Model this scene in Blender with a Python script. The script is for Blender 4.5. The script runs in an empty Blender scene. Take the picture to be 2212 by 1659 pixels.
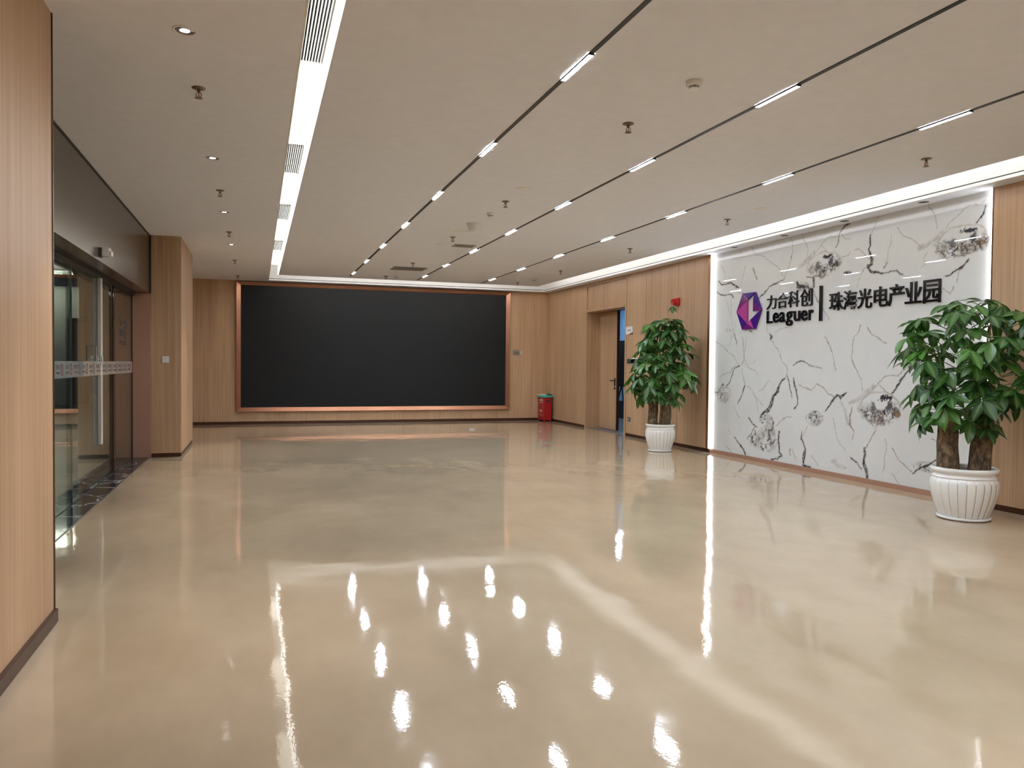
import bpy, bmesh, math, random
import numpy as np
from mathutils import Vector, Matrix
random.seed(7)
S = bpy.context.scene
COL = S.collection
H = 3.104          # ceiling height
YE = 17.523        # far wall
XR = 6.74          # right wall, wood face

# ---------------------------------------------------------------- camera, world, exposure
def make_camera():
    F, yaw, pitch, roll = 1653.5, 0.3217, -0.0252, 0.0101
    f = Vector((math.sin(yaw)*math.cos(pitch), math.cos(yaw)*math.cos(pitch), math.sin(pitch)))
    r = Vector((math.cos(yaw), -math.sin(yaw), 0)); u = r.cross(f)
    r2 = math.cos(roll)*r + math.sin(roll)*u; u2 = -math.sin(roll)*r + math.cos(roll)*u
    c = bpy.data.cameras.new('camera'); c.sensor_fit = 'HORIZONTAL'; c.sensor_width = 36
    c.lens = F*36/2212; c.clip_start = 0.05; c.clip_end = 200
    o = bpy.data.objects.new('camera', c); COL.objects.link(o)
    o.matrix_world = Matrix(((r2.x, u2.x, -f.x, 0), (r2.y, u2.y, -f.y, 0), (r2.z, u2.z, -f.z, 1.35), (0, 0, 0, 1)))
    S.camera = o
make_camera()
w = bpy.data.worlds.new('night'); S.world = w; w.use_nodes = True
w.node_tree.nodes['Background'].inputs[0].default_value = (0.5, 0.6, 0.8, 1)
w.node_tree.nodes['Background'].inputs[1].default_value = 0.012
S.view_settings.view_transform = 'Standard'; S.view_settings.look = 'None'
S.view_settings.gamma = 1; S.view_settings.use_curve_mapping = False
S.view_settings.exposure = 0.86
S.cycles.use_denoising = True
S.cycles.sample_clamp_indirect = 6
S.cycles.adaptive_threshold = 0.015
S.cycles.max_bounces = 9; S.cycles.diffuse_bounces = 6; S.cycles.glossy_bounces = 5
S.cycles.transparent_max_bounces = 12; S.cycles.caustics_reflective = False; S.cycles.caustics_refractive = False
L_TRACK = 268.0; L_COVE = 4.6; L_UP = 8.5; L_EDGE = 8.0; W_DOWN = 85.0

# ---------------------------------------------------------------- materials
def mat(name):
    m = bpy.data.materials.new(name); m.use_nodes = True
    nt = m.node_tree; return m, nt, nt.nodes['Principled BSDF']
def plain(name, col, rough=0.5, metal=0.0, spec=0.5):
    m, nt, b = mat(name)
    b.inputs['Base Color'].default_value = (*col, 1); b.inputs['Roughness'].default_value = rough
    b.inputs['Metallic'].default_value = metal; b.inputs['Specular IOR Level'].default_value = spec
    # faint mottling so that no surface is perfectly even
    N = nt.nodes; n = N.new('ShaderNodeTexNoise'); n.inputs['Scale'].default_value = 9; n.inputs['Detail'].default_value = 3
    tc = N.new('ShaderNodeTexCoord'); nt.links.new(tc.outputs['Object'], n.inputs['Vector'])
    mx = N.new('ShaderNodeMix'); mx.data_type = 'RGBA'; nt.links.new(n.outputs['Fac'], mx.inputs[0])
    mx.inputs[6].default_value = (*[c*0.95 for c in col], 1); mx.inputs[7].default_value = (*[min(1, c*1.05) for c in col], 1)
    nt.links.new(mx.outputs[2], b.inputs['Base Color'])
    return m
def lamp_mat(name, col, strength):
    m = bpy.data.materials.new(name); m.use_nodes = True; nt = m.node_tree
    nt.nodes.clear(); e = nt.nodes.new('ShaderNodeEmission'); o = nt.nodes.new('ShaderNodeOutputMaterial')
    e.inputs[0].default_value = (*col, 1); e.inputs[1].default_value = strength
    nt.links.new(e.outputs[0], o.inputs[0]); return m
def wood_mat(name, dark, mid, light, rough=0.42):
    m, nt, b = mat(name); N = nt.nodes; Lk = nt.links
    tc = N.new('ShaderNodeTexCoord')
    def noise(sx, sz, detail, rg=0.55):
        mp = N.new('ShaderNodeMapping'); mp.inputs['Scale'].default_value = (sx, sx, sz)
        n = N.new('ShaderNodeTexNoise'); n.inputs['Scale'].default_value = 1; n.inputs['Detail'].default_value = detail
        n.inputs['Roughness'].default_value = rg
        Lk.new(tc.outputs['Object'], mp.inputs[0]); Lk.new(mp.outputs[0], n.inputs['Vector']); return n
    n1 = noise(38, 0.55, 5, 0.7); n2 = noise(170, 1.6, 2); n3 = noise(3.0, 0.25, 2)
    a = N.new('ShaderNodeMath'); a.operation = 'MULTIPLY_ADD'; Lk.new(n1.outputs['Fac'], a.inputs[0]); a.inputs[1].default_value = 0.6
    a2 = N.new('ShaderNodeMath'); a2.operation = 'MULTIPLY'; Lk.new(n2.outputs['Fac'], a2.inputs[0]); a2.inputs[1].default_value = 0.25
    Lk.new(a2.outputs[0], a.inputs[2])
    a3 = N.new('ShaderNodeMath'); a3.operation = 'MULTIPLY_ADD'; Lk.new(n3.outputs['Fac'], a3.inputs[0]); a3.inputs[1].default_value = 0.3
    Lk.new(a.outputs[0], a3.inputs[2])
    cr = N.new('ShaderNodeValToRGB'); e = cr.color_ramp.elements
    e[0].position = 0.40; e[0].color = (*dark, 1); e[1].position = 0.76; e[1].color = (*light, 1)
    k = e.new(0.57); k.color = (*mid, 1)
    Lk.new(a3.outputs[0], cr.inputs[0]); Lk.new(cr.outputs[0], b.inputs['Base Color'])
    b.inputs['Roughness'].default_value = rough
    bp = N.new('ShaderNodeBump'); bp.inputs['Strength'].default_value = 0.12; bp.inputs['Distance'].default_value = 0.002
    Lk.new(a.outputs[0], bp.inputs['Height']); Lk.new(bp.outputs[0], b.inputs['Normal'])
    return m
M = {}
M['wood'] = wood_mat('wood_veneer', (0.35, 0.215, 0.122), (0.475, 0.302, 0.175), (0.60, 0.40, 0.245))
M['wood_fine'] = M['wood']
M['white'] = plain('white_paint', (0.80, 0.79, 0.765), 0.7)
M['ceil'] = plain('ceiling_paint', (0.78, 0.795, 0.86), 0.85, spec=0.2)
M['gloss_white'] = plain('white_plastic', (0.78, 0.78, 0.77), 0.3)
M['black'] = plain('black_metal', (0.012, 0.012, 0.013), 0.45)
M['dark_slot'] = plain('dark_slot', (0.012, 0.014, 0.022), 0.8)
M['bronze'] = plain('dark_bronze', (0.135, 0.108, 0.082), 0.24, 0.75)
M['bronze_base'] = plain('brown_metal_base', (0.085, 0.04, 0.025), 0.35, 0.6)
M['copper'] = plain('copper_frame', (0.40, 0.19, 0.115), 0.34, 0.9)
M['copper_dark'] = plain('copper_jamb', (0.42, 0.235, 0.165), 0.5, 0.25)
M['screen'] = plain('screen_black', (0.0095, 0.010, 0.0105), 0.6, spec=0.25)
M['letter'] = plain('black_acrylic', (0.006, 0.006, 0.008), 0.08)
M['brass'] = plain('brass', (0.22, 0.17, 0.10), 0.35, 0.8)
M['chrome'] = plain('chrome', (0.55, 0.56, 0.60), 0.15, 1.0)
M['red'] = plain('red_paint', (0.36, 0.008, 0.012), 0.35)
M['alarm_red'] = plain('red_plastic', (0.52, 0.012, 0.016), 0.35)
M['teal'] = plain('turquoise_edge', (0.05, 0.42, 0.34), 0.4)
M['grey_plate'] = plain('grey_plastic', (0.20, 0.20, 0.215), 0.35)
M['beige_plate'] = plain('beige_plastic', (0.52, 0.41, 0.27), 0.4)
M['charcoal'] = plain('charcoal_plastic', (0.06, 0.058, 0.065), 0.4)
M['steel'] = plain('brushed_steel', (0.42, 0.40, 0.37), 0.3, 0.9)
M['ceramic'] = plain('ivory_glaze', (0.78, 0.775, 0.745), 0.14)
M['glaze_line'] = plain('glaze_groove', (0.42, 0.36, 0.27), 0.3)
M['saucer'] = plain('white_glaze', (0.74, 0.74, 0.74), 0.14)
M['soil'] = plain('soil', (0.018, 0.014, 0.011), 0.95)
M['stone_grey'] = plain('grey_stone', (0.13, 0.135, 0.14), 0.3)
M['night_floor'] = plain('outside_paving', (0.035, 0.037, 0.042), 0.35)
M['pale_wall'] = plain('pale_render', (0.55, 0.55, 0.50), 0.9)
M['navy'] = plain('navy_cloth', (0.012, 0.016, 0.035), 0.6)
M['dark_red'] = plain('maroon', (0.10, 0.01, 0.02), 0.5)
M['cream'] = plain('cream_mark', (0.75, 0.68, 0.62), 0.6)
M['paper'] = plain('paper', (0.88, 0.88, 0.84), 0.8)
M['ink'] = plain('dark_ink', (0.05, 0.045, 0.05), 0.7)
M['white_seal'] = plain('white_seal', (0.55, 0.53, 0.49), 0.5)
M['led_track'] = lamp_mat('track_light', (0.90, 1.0, 1.12), L_TRACK)
M['led_cove'] = lamp_mat('cove_light', (1.0, 0.985, 0.92), L_COVE)
M['led_up'] = lamp_mat('cove_uplight', (1.0, 0.985, 0.93), L_UP)
M['led_far'] = lamp_mat('far_cove_uplight', (1.0, 0.985, 0.93), L_UP*2.6)
M['slat_white'] = plain('slat_white', (0.42, 0.42, 0.41), 0.6)
M['grille_grey'] = plain('grille_grey', (0.34, 0.325, 0.30), 0.6)
M['led_edge'] = lamp_mat('edge_light', (0.97, 0.98, 1.0), L_EDGE)
M['led_down'] = lamp_mat('downlight', (0.95, 0.97, 1.0), 6.0)
for n, c in (('indigo', (0.055, 0.010, 0.20)), ('purple', (0.155, 0.012, 0.165)), ('magenta', (0.42, 0.06, 0.27)), ('pink', (0.47, 0.085, 0.31)), ('mauve', (0.26, 0.10, 0.33))):
    M[n] = plain(n, c, 0.12)

def floor_mat():
    m, nt, b = mat('epoxy_floor'); N = nt.nodes; Lk = nt.links
    tc = N.new('ShaderNodeTexCoord')
    def noise(scale, detail, rg=0.5, stretch=(1, 1, 1)):
        mp = N.new('ShaderNodeMapping'); mp.inputs['Scale'].default_value = stretch
        n = N.new('ShaderNodeTexNoise'); n.inputs['Scale'].default_value = scale; n.inputs['Detail'].default_value = detail
        n.inputs['Roughness'].default_value = rg
        Lk.new(tc.outputs['Object'], mp.inputs[0]); Lk.new(mp.outputs[0], n.inputs['Vector']); return n
    n1 = noise(0.8, 6, 0.6); n2 = noise(2.4, 5, 0.62, (1, 0.5, 1))
    ad = N.new('ShaderNodeMath'); ad.operation = 'ADD'; Lk.new(n1.outputs['Fac'], ad.inputs[0]); Lk.new(n2.outputs['Fac'], ad.inputs[1])
    cr = N.new('ShaderNodeValToRGB'); e = cr.color_ramp.elements
    e[0].position = 0.35; e[0].color = FLOOR_A; e[1].position = 0.65; e[1].color = FLOOR_B
    hf = N.new('ShaderNodeMath'); hf.operation = 'MULTIPLY'; hf.inputs[1].default_value = 0.5; Lk.new(ad.outputs[0], hf.inputs[0])
    Lk.new(hf.outputs[0], cr.inputs[0]); Lk.new(cr.outputs[0], b.inputs['Base Color'])
    b.inputs['IOR'].default_value = 1.5; b.inputs['Specular IOR Level'].default_value = 0.62
    # roughness: mostly polished, a little scuffed in patches
    mr = N.new('ShaderNodeMapRange'); mr.inputs[1].default_value = 0.35; mr.inputs[2].default_value = 0.7
    mr.inputs[3].default_value = 0.03; mr.inputs[4].default_value = 0.065
    Lk.new(n2.outputs['Fac'], mr.inputs[0]); Lk.new(mr.outputs[0], b.inputs['Roughness'])
    # poured-floor relief: slow undulation + ripples + orange peel
    w1 = noise(1.1, 2, 0.4); w2 = noise(5.0, 2, 0.5, (1, 0.7, 1)); w3 = noise(62, 2)
    def bump(h, dist, prev=None):
        bp = N.new('ShaderNodeBump'); bp.inputs['Strength'].default_value = 1; bp.inputs['Distance'].default_value = dist
        Lk.new(h.outputs['Fac'], bp.inputs['Height'])
        if prev: Lk.new(prev.outputs[0], bp.inputs['Normal'])
        return bp
    p = bump(w1, 0.0075); p = bump(w2, 0.0011, p); p = bump(w3, 0.00013, p)
    Lk.new(p.outputs[0], b.inputs['Normal'])
    return m
FLOOR_A = (0.375, 0.285, 0.188, 1); FLOOR_B = (0.465, 0.362, 0.248, 1)
M['floor'] = floor_mat()

def marble_mat():
    m, nt, b = mat('polished_marble'); N = nt.nodes; Lk = nt.links
    at = N.new('ShaderNodeAttribute'); at.attribute_name = 'stone'
    tc = N.new('ShaderNodeTexCoord'); n = N.new('ShaderNodeTexNoise'); n.inputs['Scale'].default_value = 1.7; n.inputs['Detail'].default_value = 5
    Lk.new(tc.outputs['Object'], n.inputs['Vector'])
    mx = N.new('ShaderNodeMix'); mx.data_type = 'RGBA'; mx.blend_type = 'MULTIPLY'; mx.inputs[0].default_value = 1
    cr = N.new('ShaderNodeValToRGB'); cr.color_ramp.elements[0].color = (0.90, 0.90, 0.90, 1); cr.color_ramp.elements[1].color = (1, 0.995, 0.98, 1)
    Lk.new(n.outputs['Fac'], cr.inputs[0]); Lk.new(at.outputs['Color'], mx.inputs[6]); Lk.new(cr.outputs[0], mx.inputs[7])
    Lk.new(mx.outputs[2], b.inputs['Base Color']); b.inputs['Roughness'].default_value = 0.012
    return m
M['marble'] = marble_mat()

def black_marble():
    m, nt, b = mat('black_marble'); N = nt.nodes; Lk = nt.links
    tc = N.new('ShaderNodeTexCoord'); n = N.new('ShaderNodeTexNoise'); n.inputs['Scale'].default_value = 3; n.inputs['Detail'].default_value = 6
    n.inputs['Distortion'].default_value = 1.5; Lk.new(tc.outputs['Object'], n.inputs['Vector'])
    v = N.new('ShaderNodeTexVoronoi'); v.feature = 'DISTANCE_TO_EDGE'; v.inputs['Scale'].default_value = 2.6
    add = N.new('ShaderNodeMix'); add.data_type = 'RGBA'; add.inputs[0].default_value = 0.25
    Lk.new(tc.outputs['Object'], add.inputs[6]); Lk.new(n.outputs['Color'], add.inputs[7]); Lk.new(add.outputs[2], v.inputs['Vector'])
    cr = N.new('ShaderNodeValToRGB'); e = cr.color_ramp.elements
    e[0].position = 0.0; e[0].color = (0.62, 0.62, 0.64, 1); e[1].position = 0.030; e[1].color = (0.024, 0.024, 0.030, 1)
    Lk.new(v.outputs['Distance'], cr.inputs[0]); Lk.new(cr.outputs[0], b.inputs['Base Color'])
    b.inputs['Roughness'].default_value = 0.08
    return m
M['black_marble'] = black_marble()

def glass_mat(name, tint, frost=0.0):
    m = bpy.data.materials.new(name); m.use_nodes = True; nt = m.node_tree; N = nt.nodes; N.clear(); Lk = nt.links
    out = N.new('ShaderNodeOutputMaterial'); tr = N.new('ShaderNodeBsdfTransparent'); tr.inputs[0].default_value = (*tint, 1)
    gl = N.new('ShaderNodeBsdfGlossy'); gl.inputs['Roughness'].default_value = 0.003; gl.inputs[0].default_value = (0.92, 0.96, 0.93, 1)
    lw = N.new('ShaderNodeLayerWeight'); lw.inputs[0].default_value = 0.5
    pw = N.new('ShaderNodeMath'); pw.operation = 'POWER'; pw.inputs[1].default_value = 4; Lk.new(lw.outputs['Facing'], pw.inputs[0])
    ma = N.new('ShaderNodeMath'); ma.operation = 'MULTIPLY_ADD'; ma.inputs[1].default_value = 0.94; ma.inputs[2].default_value = 0.055
    Lk.new(pw.outputs[0], ma.inputs[0])
    mx = N.new('ShaderNodeMixShader'); Lk.new(ma.outputs[0], mx.inputs[0])
    if frost:
        df = N.new('ShaderNodeBsdfDiffuse'); df.inputs[0].default_value = (0.62, 0.66, 0.62, 1)
        m2 = N.new('ShaderNodeMixShader'); m2.inputs[0].default_value = frost
        Lk.new(tr.outputs[0], m2.inputs[1]); Lk.new(df.outputs[0], m2.inputs[2]); Lk.new(m2.outputs[0], mx.inputs[1])
    else:
        Lk.new(tr.outputs[0], mx.inputs[1])
    Lk.new(gl.outputs[0], mx.inputs[2]); Lk.new(mx.outputs[0], out.inputs[0]); return m
M['glass'] = glass_mat('clear_glass', (0.80, 0.86, 0.82))
M['frost'] = glass_mat('frosted_film', (0.9, 0.93, 0.9), 0.45)

def leaf_mat():
    m, nt, b = mat('leaf_green'); N = nt.nodes; Lk = nt.links
    oi = N.new('ShaderNodeObjectInfo'); cr = N.new('ShaderNodeValToRGB'); e = cr.color_ramp.elements
    e[0].position = 0; e[0].color = (0.012, 0.058, 0.013, 1); e[1].position = 1; e[1].color = (0.062, 0.185, 0.020, 1)
    k = e.new(0.65); k.color = (0.024, 0.105, 0.020, 1)
    Lk.new(oi.outputs['Random'], cr.inputs[0])
    at = N.new('ShaderNodeAttribute'); at.attribute_name = 'rib'
    mx = N.new('ShaderNodeMix'); mx.data_type = 'RGBA'; Lk.new(at.outputs['Fac'], mx.inputs[0])
    Lk.new(cr.outputs[0], mx.inputs[6]); mx.inputs[7].default_value = (0.16, 0.26, 0.08, 1)
    Lk.new(mx.outputs[2], b.inputs['Base Color']); b.inputs['Roughness'].default_value = 0.34
    b.inputs['Specular IOR Level'].default_value = 0.5
    tl = N.new('ShaderNodeBsdfTranslucent'); tl.inputs[0].default_value = (0.10, 0.30, 0.03, 1)
    ms = N.new('ShaderNodeMixShader'); ms.inputs[0].default_value = 0.16
    Lk.new(b.outputs[0], ms.inputs[1]); Lk.new(tl.outputs[0], ms.inputs[2])
    Lk.new(ms.outputs[0], nt.nodes['Material Output'].inputs[0]); return m
M['leaf'] = leaf_mat()
M['petiole'] = plain('green_stalk', (0.07, 0.13, 0.03), 0.5)
def bark_mat():
    m, nt, b = mat('bark'); N = nt.nodes; Lk = nt.links
    tc = N.new('ShaderNodeTexCoord'); mp = N.new('ShaderNodeMapping'); mp.inputs['Scale'].default_value = (1, 1, 0.55)
    n = N.new('ShaderNodeTexNoise'); n.inputs['Scale'].default_value = 26; n.inputs['Detail'].default_value = 7; n.inputs['Roughness'].default_value = 0.65
    Lk.new(tc.outputs['Object'], mp.inputs[0]); Lk.new(mp.outputs[0], n.inputs['Vector'])
    cr = N.new('ShaderNodeValToRGB'); e = cr.color_ramp.elements
    e[0].position = 0.36; e[0].color = (0.05, 0.033, 0.02, 1); e[1].position = 0.74; e[1].color = (0.40, 0.28, 0.16, 1)
    k = e.new(0.52); k.color = (0.16, 0.105, 0.06, 1)
    Lk.new(n.outputs['Fac'], cr.inputs[0]); Lk.new(cr.outputs[0], b.inputs['Base Color']); b.inputs['Roughness'].default_value = 0.85
    bp = N.new('ShaderNodeBump'); bp.inputs['Distance'].default_value = 0.012; Lk.new(n.outputs['Fac'], bp.inputs['Height'])
    Lk.new(bp.outputs[0], b.inputs['Normal']); return m
M['bark'] = bark_mat()

# ---------------------------------------------------------------- mesh helpers
class MB:
    def __init__(s): s.v = []; s.f = []; s.m = []
    def add(s, vs, fs, mi=0):
        k = len(s.v); s.v += [tuple(p) for p in vs]; s.f += [tuple(k+i for i in f) for f in fs]; s.m += [mi]*len(fs); return s
    def box(s, x0, x1, y0, y1, z0, z1, mi=0, bevel=0):
        vs = [(x, y, z) for z in (z0, z1) for y in (y0, y1) for x in (x0, x1)]
        return s.add(vs, [(0, 2, 3, 1), (4, 5, 7, 6), (0, 1, 5, 4), (2, 6, 7, 3), (0, 4, 6, 2), (1, 3, 7, 5)], mi)
    def lathe(s, prof, seg=32, c=(0, 0, 0), mi=0, cap=True):
        k = []; n = len(prof)
        vs = [(c[0]+r*math.cos(2*math.pi*j/seg), c[1]+r*math.sin(2*math.pi*j/seg), c[2]+z) for r, z in prof for j in range(seg)]
        fs = [(i*seg+j, i*seg+(j+1) % seg, (i+1)*seg+(j+1) % seg, (i+1)*seg+j) for i in range(n-1) for j in range(seg)]
        if cap: fs += [tuple(range(seg-1, -1, -1)), tuple((n-1)*seg+j for j in range(seg))]
        return s.add(vs, fs, mi)
    def tube(s, pts, rad, seg=8, mi=0):
        pts = [Vector(p) for p in pts]; rad = rad if isinstance(rad, (list, tuple)) else [rad]*len(pts)
        vs = []
        for i, p in enumerate(pts):
            d = (pts[min(i+1, len(pts)-1)]-pts[max(i-1, 0)]).normalized()
            a = d.orthogonal().normalized() if abs(d.z) > 0.95 else d.cross(Vector((0, 0, 1))).normalized()
            b = d.cross(a)
            vs += [p+rad[i]*(math.cos(2*math.pi*j/seg)*a+math.sin(2*math.pi*j/seg)*b) for j in range(seg)]
        n = len(pts)
        fs = [(i*seg+j, (i+1)*seg+j, (i+1)*seg+(j+1) % seg, i*seg+(j+1) % seg) for i in range(n-1) for j in range(seg)]
        fs += [tuple(range(seg)), tuple((n-1)*seg+j for j in range(seg-1, -1, -1))]
        return s.add(vs, fs, mi)
    def mesh(s, name, mats, smooth=False):
        me = bpy.data.meshes.new(name); me.from_pydata(s.v, [], s.f)
        for m in (mats if isinstance(mats, (list, tuple)) else [mats]): me.materials.append(m)
        if any(s.m): me.polygons.foreach_set('material_index', s.m)
        if smooth: me.polygons.foreach_set('use_smooth', [True]*len(s.f))
        me.update(); return me
    def obj(s, name, mats, parent=None, smooth=False, bevel=0):
        return link(name, s.mesh(name, mats, smooth), parent, bevel)
def link(name, me, parent=None, bevel=0, loc=None):
    o = bpy.data.objects.new(name, me); COL.objects.link(o)
    if parent: o.parent = parent
    if loc: o.location = loc
    if bevel:
        b = o.modifiers.new('bevel', 'BEVEL'); b.width = bevel; b.segments = 2; b.limit_method = 'ANGLE'
    return o
def tag(o, label=None, cat=None, group=None, kind=None):
    if label: o['label'] = label
    if cat: o['category'] = cat
    if group: o['group'] = group
    if kind: o['kind'] = kind
    return o
def empty(name, loc, label=None, cat=None, group=None, kind=None):
    o = bpy.data.objects.new(name, None); COL.objects.link(o); o.location = loc; o.empty_display_size = 0.1
    return tag(o, label, cat, group, kind)
def wloc(o):
    v = Vector((0, 0, 0))
    while o: v = v+o.location; o = o.parent
    return v
def ch(mb, name, m, parent, **k):
    """a part built in room coordinates, hung under PARENT"""
    d = wloc(parent); mb.v = [(x-d.x, y-d.y, z-d.z) for x, y, z in mb.v]
    return mb.obj(name, m, parent, **k)
def chm(me, name, parent):
    me.transform(Matrix.Translation(-wloc(parent))); return link(name, me, parent)
def struct(name, mb, m, label=None, bevel=0):
    return tag(mb.obj(name, m, None, bevel=bevel), label, None, None, 'structure')
def dup(root, loc, label, group=None):
    r = root.copy(); COL.objects.link(r); r.location = loc; r['label'] = label
    if group: r['group'] = group
    for ch in list(root.children):
        c = ch.copy(); COL.objects.link(c); c.parent = r
        for g in list(ch.children):
            d = g.copy(); COL.objects.link(d); d.parent = c
    return r
def BX(*a): return MB().box(*a)
ORD = ['nearest', 'second', 'third', 'fourth', 'fifth', 'sixth', 'seventh', 'eighth']

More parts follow.
